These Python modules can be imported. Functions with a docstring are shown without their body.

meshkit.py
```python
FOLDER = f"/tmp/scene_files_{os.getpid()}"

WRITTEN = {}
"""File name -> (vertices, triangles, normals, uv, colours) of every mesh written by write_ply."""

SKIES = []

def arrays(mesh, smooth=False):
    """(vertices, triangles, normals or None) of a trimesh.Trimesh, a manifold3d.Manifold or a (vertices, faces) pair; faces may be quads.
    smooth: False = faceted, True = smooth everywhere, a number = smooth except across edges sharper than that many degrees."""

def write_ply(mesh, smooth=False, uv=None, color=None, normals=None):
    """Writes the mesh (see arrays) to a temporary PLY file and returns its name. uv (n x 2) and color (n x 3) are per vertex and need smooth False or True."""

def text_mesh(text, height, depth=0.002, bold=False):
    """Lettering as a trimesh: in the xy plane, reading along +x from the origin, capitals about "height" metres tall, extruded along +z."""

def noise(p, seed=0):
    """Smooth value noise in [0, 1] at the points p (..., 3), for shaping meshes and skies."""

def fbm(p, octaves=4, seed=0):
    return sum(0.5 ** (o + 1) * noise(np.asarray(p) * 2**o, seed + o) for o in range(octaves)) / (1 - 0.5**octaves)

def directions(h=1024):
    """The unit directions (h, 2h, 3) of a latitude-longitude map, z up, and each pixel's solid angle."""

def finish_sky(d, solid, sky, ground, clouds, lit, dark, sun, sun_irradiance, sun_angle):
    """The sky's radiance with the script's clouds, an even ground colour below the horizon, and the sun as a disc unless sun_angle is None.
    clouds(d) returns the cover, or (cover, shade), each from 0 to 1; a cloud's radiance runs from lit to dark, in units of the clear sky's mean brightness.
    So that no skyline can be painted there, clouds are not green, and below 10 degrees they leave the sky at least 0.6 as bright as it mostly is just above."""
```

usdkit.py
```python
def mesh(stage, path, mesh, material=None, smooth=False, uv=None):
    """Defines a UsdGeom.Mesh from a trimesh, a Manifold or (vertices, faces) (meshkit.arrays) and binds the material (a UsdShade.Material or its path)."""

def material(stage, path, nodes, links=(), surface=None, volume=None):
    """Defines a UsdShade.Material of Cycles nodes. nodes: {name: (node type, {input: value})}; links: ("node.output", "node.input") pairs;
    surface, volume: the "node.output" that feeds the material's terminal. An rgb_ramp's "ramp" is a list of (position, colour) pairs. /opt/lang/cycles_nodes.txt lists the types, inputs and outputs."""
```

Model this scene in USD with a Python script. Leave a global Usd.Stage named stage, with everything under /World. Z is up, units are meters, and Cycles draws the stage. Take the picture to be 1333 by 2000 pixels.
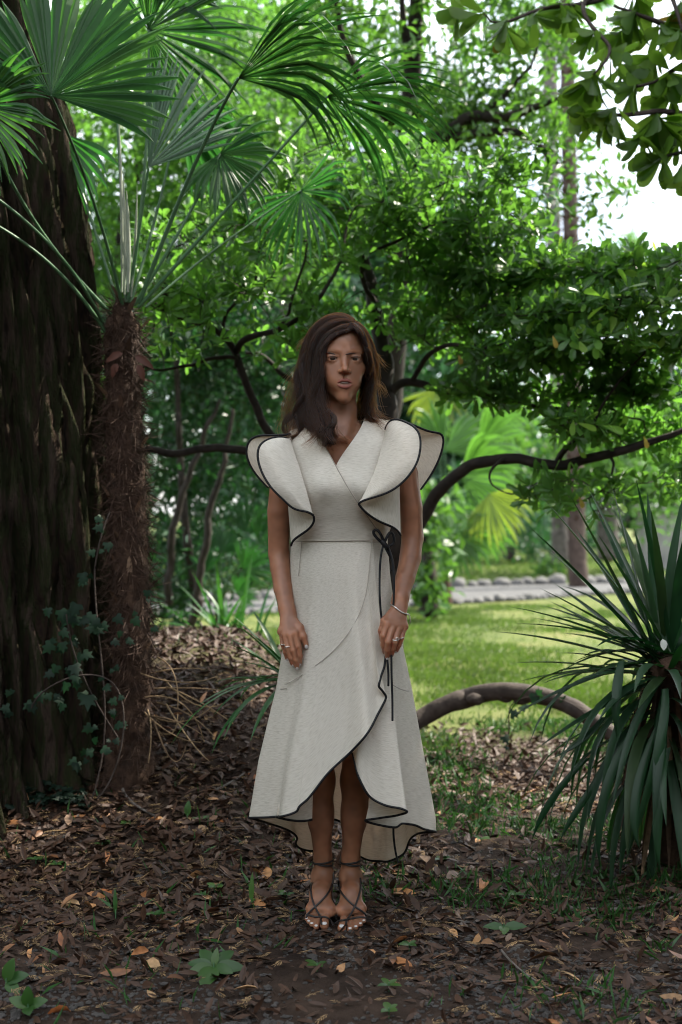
import math, numpy as np, usdkit, meshkit
from scipy.interpolate import CubicSpline, PchipInterpolator
from scipy.ndimage import map_coordinates
from scipy.spatial import cKDTree
from pxr import Usd, UsdGeom, UsdLux, UsdShade, Gf, Sdf, Vt

stage = Usd.Stage.CreateInMemory()
UsdGeom.SetStageUpAxis(stage, "Z")
UsdGeom.SetStageMetersPerUnit(stage, 1.0)
UsdGeom.Xform.Define(stage, "/World")
RS = np.random.RandomState(7)

# ---------------------------------------------------------------- camera, sky, sun, exposure
CAM_H, FPX = 1.19, 2600.0            # eye height; focal length in pixels of the 1333 px wide photograph
cam = UsdGeom.Camera.Define(stage, "/World/camera")
cam.CreateHorizontalApertureAttr(24.0)
cam.CreateVerticalApertureAttr(36.0)
cam.CreateFocalLengthAttr(24.0 * FPX / 1333.0)
cam.CreateFStopAttr(2.9)
cam.CreateFocusDistanceAttr(3.78)
cam.CreateExposureAttr(1.78)
cam.AddTranslateOp().Set(Gf.Vec3d(0, 0, CAM_H))
cam.AddRotateXOp().Set(90.0)

SUN_EL, SUN_AZ = math.radians(50.0), math.radians(62.0)     # azimuth from +y towards +x
sun_dir = np.array([math.sin(SUN_AZ) * math.cos(SUN_EL), math.cos(SUN_AZ) * math.cos(SUN_EL), math.sin(SUN_EL)])
sky_mat = usdkit.material(stage, "/World/Looks/sky", {
    "sky": ("sky_texture", {"sky_type": "single_scattering", "sun_disc": False, "sun_elevation": SUN_EL, "sun_rotation": SUN_AZ, "aerosol_density": 2.0}),
    "tc": ("texture_coordinate", {}),
    "n": ("noise_texture", {"scale": 2.2, "detail": 6.0, "roughness": 0.6}),
    "r": ("rgb_ramp", {"ramp": [(0.0, (0.15,) * 3), (0.42, (0.25,) * 3), (0.64, (0.9,) * 3), (1, (1,) * 3)]}),
    "mx": ("mix_color", {"b": (13.0, 13.2, 13.6)}),
    "bg": ("background_shader", {"strength": 0.092})},
    [("tc.generated", "n.vector"), ("n.fac", "r.fac"), ("r.color", "mx.fac"), ("sky.color", "mx.a"), ("mx.result", "bg.color")], surface="bg.background")
dome = UsdLux.DomeLight.Define(stage, "/World/sky")
dome.CreateIntensityAttr(1.0)
UsdShade.MaterialBindingAPI.Apply(dome.GetPrim()).Bind(sky_mat)
dome.GetPrim().SetCustomDataByKey("kind", "structure")
sun = UsdLux.DistantLight.Define(stage, "/World/sun")
sun.CreateIntensityAttr(1.25)
sun.CreateAngleAttr(0.53)
sun.CreateNormalizeAttr(True)
sun.CreateColorAttr(Gf.Vec3f(1.0, 0.93, 0.80))
sun.AddRotateZOp().Set(-math.degrees(SUN_AZ))
sun.AddRotateXOp().Set(-(90 - math.degrees(SUN_EL)))

# ---------------------------------------------------------------- helpers
COUNT = {}
def numbered(parent, name):
    k = (parent, name)
    n = COUNT.get(k, 0)
    COUNT[k] = n + 1
    return f"{parent}/{name}" if n == 0 else f"{parent}/{name}_{n:03d}"
def tag(prim, label=None, cat=None, group=None, kind=None):
    for k, v in (("label", label), ("category", cat), ("group", group), ("kind", kind)):
        if v: prim.SetCustomDataByKey(k, v)
    return prim
def thing(name, label, cat, group=None, kind=None):
    x = UsdGeom.Xform.Define(stage, numbered("/World", name))
    return tag(x.GetPrim(), label, cat, group, kind)
def part(parent, name, mesh, mat, smooth=False, label=None, uv=None, kind=None):
    base = "/World" if parent is None else str(parent.GetPath())
    m = usdkit.mesh(stage, numbered(base, name), mesh, MAT[mat], smooth=smooth, uv=uv)
    m.CreateDoubleSidedAttr(True)
    return tag(m.GetPrim(), label, None, None, kind)
def curves(parent, name, pts, counts, widths, mat):
    c = UsdGeom.BasisCurves.Define(stage, numbered(str(parent.GetPath()), name))
    c.CreateTypeAttr("linear")
    c.CreatePointsAttr(Vt.Vec3fArray.FromNumpy(np.asarray(pts, np.float32)))
    c.CreateCurveVertexCountsAttr(Vt.IntArray.FromNumpy(np.asarray(counts, np.int32)))
    c.CreateWidthsAttr(Vt.FloatArray.FromNumpy(np.asarray(widths, np.float32)))
    c.SetWidthsInterpolation("vertex")
    UsdShade.MaterialBindingAPI.Apply(c.GetPrim()).Bind(MAT[mat])
    return c.GetPrim()
def at(px, py, d):
    """The point of the place that stands d metres in front of the eye where the photograph shows pixel (px, py)."""
    px, py, d = np.broadcast_arrays(np.asarray(px, float), np.asarray(py, float), np.asarray(d, float))
    return np.stack([(px - 666.5) / FPX * d, d, CAM_H - (py - 1000.0) / FPX * d], -1)
def screen(p):
    return np.stack([666.5 + p[:, 0] / p[:, 1] * FPX, 1000 - (p[:, 2] - CAM_H) / p[:, 1] * FPX], -1)
def unit(v):
    v = np.asarray(v, float)
    return v / np.maximum(np.linalg.norm(v, axis=-1, keepdims=True), 1e-12)
def sstep(x):
    x = np.clip(x, 0, 1)
    return x * x * (3 - 2 * x)
def spline(pts, n):
    pts = np.asarray(pts, float)
    if len(pts) == 2: return pts[0] + np.linspace(0, 1, n)[:, None] * (pts[1] - pts[0])
    t = np.concatenate([[0], np.cumsum(np.maximum(np.linalg.norm(np.diff(pts[:, :3], axis=0), axis=1), 1e-6) ** 0.6)])
    return PchipInterpolator(t, pts)(np.linspace(0, t[-1], n)) if pts.shape[1] == 1 else CubicSpline(t, pts)(np.linspace(0, t[-1], n))
def join(meshes):
    V, Fc, o = [], [], 0
    for v, f in meshes:
        V.append(v); Fc.append(np.asarray(f) + o); o += len(v)
    return np.vstack(V), np.vstack(Fc)
def tube(points, radii, sides=6, cap=True):
    p = np.asarray(points, float)
    r = np.broadcast_to(np.asarray(radii, float), (len(p),))
    t = unit(np.gradient(p, axis=0))
    a = np.zeros_like(p)
    ref = np.array([0, 0, 1.0]) if abs(t[0, 2]) < 0.9 else np.array([1.0, 0, 0])
    a[0] = unit(np.cross(t[0], ref))
    for i in range(1, len(p)):
        a[i] = unit(a[i - 1] - t[i] * np.dot(a[i - 1], t[i]))
    b = np.cross(t, a)
    ang = np.arange(sides) * 2 * np.pi / sides
    v = p[:, None] + r[:, None, None] * (np.cos(ang)[None, :, None] * a[:, None] + np.sin(ang)[None, :, None] * b[:, None])
    i, j = np.meshgrid(np.arange(len(p) - 1), np.arange(sides), indexing="ij")
    q = np.stack([i * sides + j, i * sides + (j + 1) % sides, (i + 1) * sides + (j + 1) % sides, (i + 1) * sides + j], -1).reshape(-1, 4)
    f = np.vstack([q[:, [0, 1, 2]], q[:, [0, 2, 3]]])
    v = v.reshape(-1, 3)
    if cap:
        n = len(v)
        v = np.vstack([v, p[0] - t[0] * r[0] * 0.4, p[-1] + t[-1] * r[-1] * 0.4])
        js = np.arange(sides)
        f = np.vstack([f, np.stack([np.full(sides, n), (js + 1) % sides, js], -1), np.stack([np.full(sides, n + 1), n - sides + js, n - sides + (js + 1) % sides], -1)])
    return v, f
def grid(P, closed=False):
    n, m = P.shape[:2]
    i, j = np.meshgrid(np.arange(n - 1), np.arange(m if closed else m - 1), indexing="ij")
    j2 = (j + 1) % m
    q = np.stack([i * m + j, i * m + j2, (i + 1) * m + j2, (i + 1) * m + j], -1).reshape(-1, 4)
    return P.reshape(-1, 3), np.vstack([q[:, [0, 1, 2]], q[:, [0, 2, 3]]])
PROFILES = {  # station along the leaf, half-width there
    "obovate": ([0.22, 0.5, 0.82], [0.38, 0.78, 1.0]),
    "oval": ([0.2, 0.5, 0.8], [0.75, 1.0, 0.62]),
    "lance": ([0.15, 0.45, 0.8], [0.7, 1.0, 0.5]),
    "strap": ([0.1, 0.5, 0.85], [0.8, 1.0, 0.55]),
    "paddle": ([0.08, 0.25, 0.45, 0.65, 0.82, 0.94], [0.16, 0.42, 0.74, 0.96, 0.98, 0.68]),
    "round": ([0.08, 0.22, 0.42, 0.62, 0.80, 0.92], [0.36, 0.80, 1.0, 0.92, 0.62, 0.30])}
def leaves(P, D, N, L, W, shape="oval", fold=0.25, curl=0.15):
    """Many leaves as one mesh: base points P, directions D, face normals N, lengths L, widths W."""
    n = len(P)
    D = unit(D)
    S = unit(np.cross(D, N)); N = np.cross(S, D)
    L, W = (np.broadcast_to(np.asarray(x, float), (n,))[:, None] for x in (L, W))
    curl = np.broadcast_to(np.asarray(curl, float), (n,))[:, None]
    fold = np.broadcast_to(np.asarray(fold, float), (n,))[:, None]
    if shape == "flat":
        mid = P + D * L * 0.5 - N * curl * L * 0.2
        V = np.stack([P, mid - S * W / 2 + N * fold * W * 0.5, mid + S * W / 2 + N * fold * W * 0.5, P + D * L - N * curl * L], 1)
        T = np.array([[0, 2, 3], [0, 3, 1]])
    else:
        st, wf = PROFILES[shape]
        rows = [P]
        for t, w in zip(st, wf):
            c = P + D * L * t - N * curl * L * t * t
            rows += [c - S * W / 2 * w + N * fold * W / 2 * w, c, c + S * W / 2 * w + N * fold * W / 2 * w]
        rows.append(P + D * L * (1 - 0.3 * curl * curl) - N * curl * L)
        V = np.stack(rows, 1)
        T = [[0, 2, 1], [0, 3, 2]]
        ns = len(st)
        for k in range(1, 3 * ns - 2, 3):
            T += [[k, k + 1, k + 4], [k, k + 4, k + 3], [k + 1, k + 2, k + 5], [k + 1, k + 5, k + 4]]
        T = np.array(T + [[3 * ns - 2, 3 * ns - 1, 3 * ns + 1], [3 * ns - 1, 3 * ns, 3 * ns + 1]])
    m = V.shape[1]
    return V.reshape(-1, 3), (T[None] + (np.arange(n) * m)[:, None, None]).reshape(-1, 3)
def rdir(rs, n, up=0.0):
    v = rs.normal(size=(n, 3)); v[:, 2] += up
    return unit(v)

# ---------------------------------------------------------------- materials
MAT = {}
def leafmat(name, cols, trans, rough=0.4, mixf=0.35, spec=0.5, one=False):
    """A leaf: each leaf takes its own colour from cols; part of the light passes through."""
    if not one: leafmat(name + "_one", cols, trans, rough, mixf, spec, True)
    k = [(i / max(len(cols) - 1, 1), c) for i, c in enumerate(cols)]
    MAT[name] = usdkit.material(stage, f"/World/Looks/{name}", {
        "o": ("object_info", {}), "g": ("geometry", {}), "r": ("rgb_ramp", {"ramp": k}),
        "tc": ("texture_coordinate", {}), "n": ("noise_texture", {"scale": 1.6, "detail": 3.0}),
        "hs": ("hsv", {"hue": 0.5, "saturation": 1.0, "fac": 1.0}), "mr": ("map_range", {"from_min": 0.3, "from_max": 0.7, "to_min": 0.72, "to_max": 1.25}),
        "p": ("principled_bsdf", {"roughness": rough, "specular_ior_level": spec}), "t": ("translucent_bsdf", {}),
        "m": ("mix_color", {"blend_type": "multiply", "fac": 1.0, "b": trans}), "x": ("mix_closure", {"fac": mixf})},
        [("o.random" if one else "g.random_per_island", "r.fac"), ("g.position", "n.vector"), ("n.fac", "mr.value"), ("mr.result", "hs.value"), ("r.color", "hs.color"), ("hs.color", "p.base_color"), ("hs.color", "m.a"), ("m.result", "t.color"),
         ("p.BSDF", "x.closure1"), ("t.BSDF", "x.closure2")], surface="x.closure")
def noisemat(name, cols, scale=8.0, rough=0.8, bump=0.0, bscale=None, stretch=(1, 1, 1), detail=6.0, spec=0.3, dist=0.01):
    k = [(0.3 + 0.4 * i / max(len(cols) - 1, 1), c) for i, c in enumerate(cols)]
    MAT[name] = usdkit.material(stage, f"/World/Looks/{name}", {
        "g": ("geometry", {}), "mp": ("mapping", {"scale": stretch}), "n": ("noise_texture", {"scale": scale, "detail": detail, "roughness": 0.6}),
        "r": ("rgb_ramp", {"ramp": k}), "n2": ("noise_texture", {"scale": bscale or scale * 3, "detail": 5.0, "roughness": 0.65}),
        "b": ("bump", {"strength": bump, "distance": dist}), "p": ("principled_bsdf", {"roughness": rough, "specular_ior_level": spec})},
        [("g.position", "mp.vector"), ("mp.vector", "n.vector"), ("n.fac", "r.fac"), ("r.color", "p.base_color"), ("mp.vector", "n2.vector"), ("n2.fac", "b.height")] + ([("b.normal", "p.normal")] if bump else []), surface="p.BSDF")
def islemat(name, cols, rough=0.7, spec=0.3, one=False):
    if not one: islemat(name + "_one", cols, rough, spec, True)
    k = [(i / max(len(cols) - 1, 1), c) for i, c in enumerate(cols)]
    MAT[name] = usdkit.material(stage, f"/World/Looks/{name}", {"o": ("object_info", {}), "g": ("geometry", {}), "r": ("rgb_ramp", {"ramp": k}), "n": ("noise_texture", {"scale": 60.0, "detail": 3.0}),
        "mr": ("map_range", {"from_min": 0.3, "from_max": 0.7, "to_min": 0.7, "to_max": 1.3}), "hs": ("hsv", {"hue": 0.5, "saturation": 1.0, "fac": 1.0}),
        "p": ("principled_bsdf", {"roughness": rough, "specular_ior_level": spec})},
        [("o.random" if one else "g.random_per_island", "r.fac"), ("g.position", "n.vector"), ("n.fac", "mr.value"), ("mr.result", "hs.value"), ("r.color", "hs.color"), ("hs.color", "p.base_color")], surface="p.BSDF")
def plain(name, col, rough=0.5, metallic=0.0, spec=0.5, **kw):
    MAT[name] = usdkit.material(stage, f"/World/Looks/{name}", {"p": ("principled_bsdf", {"base_color": col, "roughness": rough, "metallic": metallic, "specular_ior_level": spec, **kw})}, [], surface="p.BSDF")

leafmat("pittosporum_leaf", [(0.055, 0.135, 0.036), (0.085, 0.195, 0.046), (0.125, 0.245, 0.054), (0.17, 0.29, 0.064), (0.07, 0.165, 0.042)], (2.2, 2.2, 0.9), 0.34, 0.52)
leafmat("branch_leaf", [(0.055, 0.12, 0.028), (0.08, 0.16, 0.036), (0.11, 0.195, 0.044)], (2.2, 2.1, 0.85), 0.4, 0.6)
leafmat("bright_leaf", [(0.05, 0.13, 0.03), (0.08, 0.18, 0.035), (0.12, 0.21, 0.04)], (1.9, 1.8, 0.8), 0.4, 0.45)
leafmat("dark_leaf", [(0.020, 0.065, 0.028), (0.034, 0.092, 0.036), (0.055, 0.125, 0.044)], (1.5, 1.9, 0.9), 0.38, 0.32)
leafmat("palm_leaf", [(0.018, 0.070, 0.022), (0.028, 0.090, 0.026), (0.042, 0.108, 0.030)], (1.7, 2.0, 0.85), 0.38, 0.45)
leafmat("palm_underside", [(0.08, 0.15, 0.09), (0.12, 0.19, 0.13)], (1.0, 1.5, 0.9), 0.5, 0.35)
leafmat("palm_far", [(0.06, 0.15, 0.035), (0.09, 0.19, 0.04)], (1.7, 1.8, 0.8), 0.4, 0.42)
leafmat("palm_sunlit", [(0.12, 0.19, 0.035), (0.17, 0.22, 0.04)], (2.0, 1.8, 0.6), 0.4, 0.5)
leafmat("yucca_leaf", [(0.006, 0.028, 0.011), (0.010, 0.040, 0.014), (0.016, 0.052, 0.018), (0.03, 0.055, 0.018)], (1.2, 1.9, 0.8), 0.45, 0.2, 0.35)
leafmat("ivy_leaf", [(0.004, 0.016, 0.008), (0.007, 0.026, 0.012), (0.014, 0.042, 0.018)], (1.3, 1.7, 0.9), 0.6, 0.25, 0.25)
leafmat("strap_green", [(0.014, 0.066, 0.018), (0.024, 0.088, 0.024), (0.04, 0.105, 0.03)], (1.4, 1.9, 0.8), 0.4, 0.3)
leafmat("weed_leaf", [(0.020, 0.068, 0.012), (0.034, 0.092, 0.016), (0.055, 0.115, 0.022)], (1.5, 1.7, 0.8), 0.45, 0.3)
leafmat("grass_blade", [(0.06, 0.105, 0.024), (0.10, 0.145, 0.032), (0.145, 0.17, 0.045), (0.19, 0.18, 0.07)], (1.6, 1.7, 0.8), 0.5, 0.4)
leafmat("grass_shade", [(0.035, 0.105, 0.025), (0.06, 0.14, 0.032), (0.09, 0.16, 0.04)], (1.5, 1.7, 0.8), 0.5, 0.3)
leafmat("yellow_leaf", [(0.30, 0.24, 0.05), (0.36, 0.26, 0.07)], (1.4, 1.2, 0.7), 0.5, 0.4)
leafmat("pale_petal", [(0.55, 0.58, 0.52), (0.6, 0.62, 0.56)], (1, 1, 1), 0.6, 0.2)
islemat("dry_leaf", [(0.05, 0.024, 0.013), (0.22, 0.085, 0.028), (0.36, 0.155, 0.055), (0.44, 0.24, 0.105), (0.14, 0.062, 0.028), (0.46, 0.30, 0.155), (0.32, 0.10, 0.028), (0.21, 0.14, 0.095), (0.09, 0.042, 0.022)], 0.6, 0.35)
islemat("orange_leaf", [(0.26, 0.09, 0.028), (0.17, 0.07, 0.03), (0.30, 0.16, 0.075), (0.14, 0.06, 0.03), (0.20, 0.11, 0.06)], 0.55, 0.4)
islemat("dry_sprig", [(0.26, 0.17, 0.085), (0.36, 0.25, 0.13), (0.19, 0.12, 0.06)], 0.75)
islemat("pebble", [(0.05, 0.045, 0.042), (0.13, 0.125, 0.12), (0.27, 0.27, 0.27), (0.08, 0.068, 0.055), (0.5, 0.5, 0.5), (0.07, 0.06, 0.052)], 0.75)
islemat("path_stone", [(0.09, 0.09, 0.09), (0.16, 0.16, 0.158), (0.24, 0.24, 0.235)], 0.85)
islemat("fibre", [(0.04, 0.02, 0.012), (0.10, 0.05, 0.03), (0.25, 0.16, 0.10), (0.03, 0.015, 0.009), (0.15, 0.105, 0.08), (0.085, 0.04, 0.022), (0.32, 0.22, 0.15)], 0.8)
islemat("straw", [(0.14, 0.09, 0.045), (0.24, 0.165, 0.09), (0.10, 0.062, 0.034)], 0.7)
noisemat("bark_conifer", [(0.005, 0.004, 0.003), (0.030, 0.018, 0.012), (0.020, 0.026, 0.008), (0.062, 0.043, 0.032), (0.012, 0.008, 0.006)], 6.0, 0.95, 1.0, 26.0, (3.0, 3.0, 0.5), detail=9.0, spec=0.12, dist=0.05)
noisemat("bark_dark", [(0.010, 0.008, 0.007), (0.022, 0.016, 0.013), (0.034, 0.026, 0.021)], 22.0, 0.85, 0.5, 60.0, dist=0.006)
noisemat("bark_limb", [(0.018, 0.012, 0.010), (0.04, 0.029, 0.024), (0.065, 0.05, 0.042)], 24.0, 0.8, 0.7, 90.0, dist=0.006)
noisemat("palm_bark", [(0.014, 0.008, 0.005), (0.042, 0.022, 0.013), (0.08, 0.046, 0.028)], 16.0, 0.9, 0.8, 70.0, dist=0.01)
noisemat("far_bark", [(0.04, 0.034, 0.034), (0.085, 0.075, 0.073), (0.14, 0.125, 0.12)], 9.0, 0.9, 0.6, 40.0, dist=0.02)
noisemat("far_bark_brown", [(0.022, 0.015, 0.013), (0.05, 0.034, 0.028), (0.08, 0.058, 0.048)], 9.0, 0.9, 0.6, 40.0, dist=0.02)
noisemat("petiole", [(0.045, 0.11, 0.05), (0.07, 0.14, 0.065)], 8.0, 0.4, 0)
noisemat("petiole_pale", [(0.20, 0.24, 0.18), (0.30, 0.32, 0.25)], 8.0, 0.5, 0)
noisemat("gravel_path", [(0.06, 0.061, 0.064), (0.095, 0.097, 0.10)], 14.0, 0.9, 0.5, 60.0)
noisemat("stone_wall", [(0.13, 0.13, 0.13), (0.22, 0.22, 0.215)], 3.0, 0.9, 0.4, 20.0)
noisemat("twig_grey", [(0.08, 0.068, 0.06), (0.16, 0.14, 0.125)], 30.0, 0.85, 0.3, 90.0, dist=0.003)
plain("leaf_rust", (0.07, 0.02, 0.01), 0.7)
MAT["soil"] = usdkit.material(stage, "/World/Looks/soil", {
    "g": ("geometry", {}), "sx": ("separate_xyz", {}), "n": ("noise_texture", {"scale": 5.0, "detail": 8.0, "roughness": 0.7}),
    "r": ("rgb_ramp", {"ramp": [(0.3, (0.016, 0.010, 0.008)), (0.5, (0.034, 0.022, 0.016)), (0.7, (0.058, 0.038, 0.028))]}),
    "n3": ("noise_texture", {"scale": 1.1, "detail": 6.0, "roughness": 0.6}), "n4": ("noise_texture", {"scale": 0.5, "detail": 3.0}),
    "gr": ("rgb_ramp", {"ramp": [(0.3, (0.05, 0.075, 0.022)), (0.5, (0.085, 0.105, 0.03)), (0.65, (0.12, 0.125, 0.045)), (0.75, (0.10, 0.08, 0.045))]}),
    "ofs": ("math", {"math_type": "multiply_add", "value2": 3.0}), "ofs2": ("math", {"math_type": "add", "value2": -1.5}),
    "mr": ("map_range", {"from_min": 6.2, "from_max": 7.4, "to_min": 0.0, "to_max": 1.0}),
    "mx": ("mix_color", {}), "n2": ("noise_texture", {"scale": 70.0, "detail": 5.0, "roughness": 0.7}), "b": ("bump", {"strength": 0.8, "distance": 0.01}),
    "p": ("principled_bsdf", {"roughness": 0.95, "specular_ior_level": 0.15})},
    [("g.position", "n.vector"), ("n.fac", "r.fac"), ("g.position", "n3.vector"), ("g.position", "n4.vector"), ("n3.fac", "gr.fac"), ("g.position", "sx.vector"), ("n3.fac", "ofs.value1"), ("sx.y", "ofs.value3"), ("ofs.value", "ofs2.value1"), ("ofs2.value", "mr.value"),
     ("mr.result", "mx.fac"), ("r.color", "mx.a"), ("gr.color", "mx.b"), ("mx.result", "p.base_color"), ("g.position", "n2.vector"), ("n2.fac", "b.height"), ("b.normal", "p.normal")], surface="p.BSDF")
# ---------------------------------------------------------------- ground, path, lawn, litter
def gz(x, y):
    x, y = np.asarray(x, float), np.asarray(y, float)
    mound = 0.56 * sstep((0.35 - x) / 1.0) * sstep((y - 4.1) / 2.4) * (1 - sstep((y - 7.0) / 3.0))
    p = np.stack([x, y, np.zeros_like(x)], -1)
    near = 1 - sstep((y - 9) / 4)
    return mound + near * (0.05 * (meshkit.noise(p * 1.3, 3) - 0.5) + 0.02 * (meshkit.noise(p * 5.0, 5) - 0.5))
def gpt(x, y, up=0.0):
    return np.stack([np.asarray(x, float), np.asarray(y, float), gz(x, y) + up], -1)
def on_ground(px, py):
    """The point of the ground under the photograph's pixel."""
    d = np.linspace(2.5, 60, 6000)
    p = at(px, py, d)
    k = np.argmax(p[:, 2] <= gz(p[:, 0], p[:, 1]))
    return p[k]
def struct(name, mesh, mat, smooth=True):
    p = part(None, name, mesh, mat, smooth)
    p.SetCustomDataByKey("kind", "structure")
    return p
def axis(a, b, c, fine, n):
    return np.concatenate([-np.geomspace(-a, -b, n) if a < 0 else np.geomspace(a, b, n)])
xs = np.concatenate([[-400, -150, -70, -35, -20, -12, -8, -6, -5], np.arange(-4.4, 4.41, 0.06), [5, 6, 8, 12, 20, 35, 70, 150, 400]])
ys = np.concatenate([[-300, -100, -40, -15, -6, -2, 0, 1], np.arange(1.6, 10.0, 0.06), np.arange(10, 14, 0.25), [15, 17, 20, 25, 30, 40, 60, 100, 200, 500]])
gx, gy = np.meshgrid(xs, ys, indexing="ij")
struct("ground", grid(gpt(gx, gy)), "soil")

path_mid = spline([(-14, 13.6), (-4, 15.4), (-1.2, 16.5), (1.5, 19.0), (3.4, 20.4), (8, 22.0), (18, 24.0)], 120)
pt = unit(np.gradient(path_mid, axis=0)); pn = np.stack([-pt[:, 1], pt[:, 0]], -1)
path_w = np.interp(path_mid[:, 0], [-4, -1, 1.5, 4], [1.0, 1.0, 1.45, 1.2])[:, None]
edge_a, edge_b = path_mid - pn * path_w, path_mid + pn * path_w
P = np.stack([np.concatenate([edge_a * (1 - s) + edge_b * s, np.full((120, 1), 0.012)], 1) for s in np.linspace(0, 1, 5)], 1)
struct("path", grid(P), "gravel_path")
def on_path(x, y):
    d, k = cKDTree(path_mid).query(np.stack([x, y], -1))
    return d < path_w[k, 0] + 0.05

# rough stones that edge the path, each one a thing
import trimesh
ico = trimesh.creation.icosphere(2)
ico1 = trimesh.creation.icosphere(1)
def rock(r, rs, base=ico, rough=0.35):
    v = base.vertices * 1.0
    v = v * (1 + rough * (meshkit.fbm(v * 1.7 + rs.rand(3) * 50, 3)[:, None] - 0.5) * 2)
    return v * r, base.faces
rs = np.random.RandomState(11)
for side, sgn, x0, x1, rmin, rmax in ((edge_b, 1, -2.6, 6.0, 0.09, 0.17), (edge_a, -1, -2.4, 4.5, 0.06, 0.10)):
    s = np.concatenate([[0], np.cumsum(np.linalg.norm(np.diff(side, axis=0), axis=1))])
    t = np.interp(x0, side[:, 0], s)
    while t < np.interp(x1, side[:, 0], s):
        r = rs.uniform(rmin, rmax)
        c = np.array([np.interp(t, s, side[:, 0]), np.interp(t, s, side[:, 1]) + rs.uniform(-.05, .05)])
        v, f = rock(np.array([r * rs.uniform(.9, 1.3), r, r * rs.uniform(.55, .85)]), rs)
        a = rs.uniform(0, 6.28)
        v = v @ np.array([[math.cos(a), math.sin(a), 0], [-math.sin(a), math.cos(a), 0], [0, 0, 1]]) + [c[0], c[1], r * 0.3]
        p = part(None, "path_stone", (v, f), "path_stone", 40)
        if sgn > 0: tag(p, "rough grey stone in the row along the far edge of the gravel path", "stone", "stones along the far edge of the path")
        else: tag(p, "small low grey stone in the row along the near edge of the gravel path", "stone", "stones along the near edge of the path")
        t += r * rs.uniform(1.9, 2.5)

# grass
def blades(x, y, h, w, rs, lean=0.5):
    n = len(x)
    D = unit(np.stack([rs.normal(size=n) * lean, rs.normal(size=n) * lean, np.ones(n)], -1))
    N = unit(np.cross(D, rdir(rs, n)))
    return leaves(gpt(x, y, -0.004), D, N, h, w, "flat", 0.1, rs.uniform(0.1, 0.6, n))
rs = np.random.RandomState(21)
n = 150000
y = 6.3 + 10.6 * rs.rand(n) ** 1.25
x = (rs.rand(n) * 2 - 1) * (0.30 * y + 0.6)
den = meshkit.fbm(np.stack([x * 0.9, y * 0.9, 0 * x], -1), 4, 9)
keep = (rs.rand(n) < np.clip((den - 0.36) * 5, 0.04, 1) * sstep((y - 6.1 + (den - .5) * 2.0) / 1.2)) & ~on_path(x, y) & (gz(x, y) < 0.16)
x, y = x[keep], y[keep]
g = part(None, "lawn_grass", blades(x, y, rs.uniform(0.025, 0.06, len(x)), 0.004 + 0.0006 * y, rs), "grass_blade")
tag(g, "sunlit short yellow green lawn between the trees and the gravel path", "grass", None, "stuff")
n = 46000
y = 18.0 + 20 * rs.rand(n)
x = (rs.rand(n) * 2 - 1) * (0.27 * y + 0.5)
keep = ~on_path(x, y) & (np.interp(x, path_mid[:, 0], path_mid[:, 1]) < y)
x, y = x[keep], y[keep]
g = part(None, "far_lawn_grass", blades(x, y, rs.uniform(0.04, 0.09, len(x)), 0.022, rs), "grass_blade")
tag(g, "bright far lawn beyond the stone edge of the gravel path", "grass", None, "stuff")
n = 42000
y = 3.0 + 4.6 * rs.rand(n) ** 0.8
x = (rs.rand(n) * 2 - 1) * (0.27 * y + 0.2)
den = meshkit.fbm(np.stack([x * 2.2, y * 2.2, 0 * x], -1), 4, 4)
side = sstep((x + 0.25) / 0.9) * np.interp(y, [3.0, 3.5, 4.5, 7.5], [0.25, 0.45, 0.9, 1.0]) + 0.05
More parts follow.
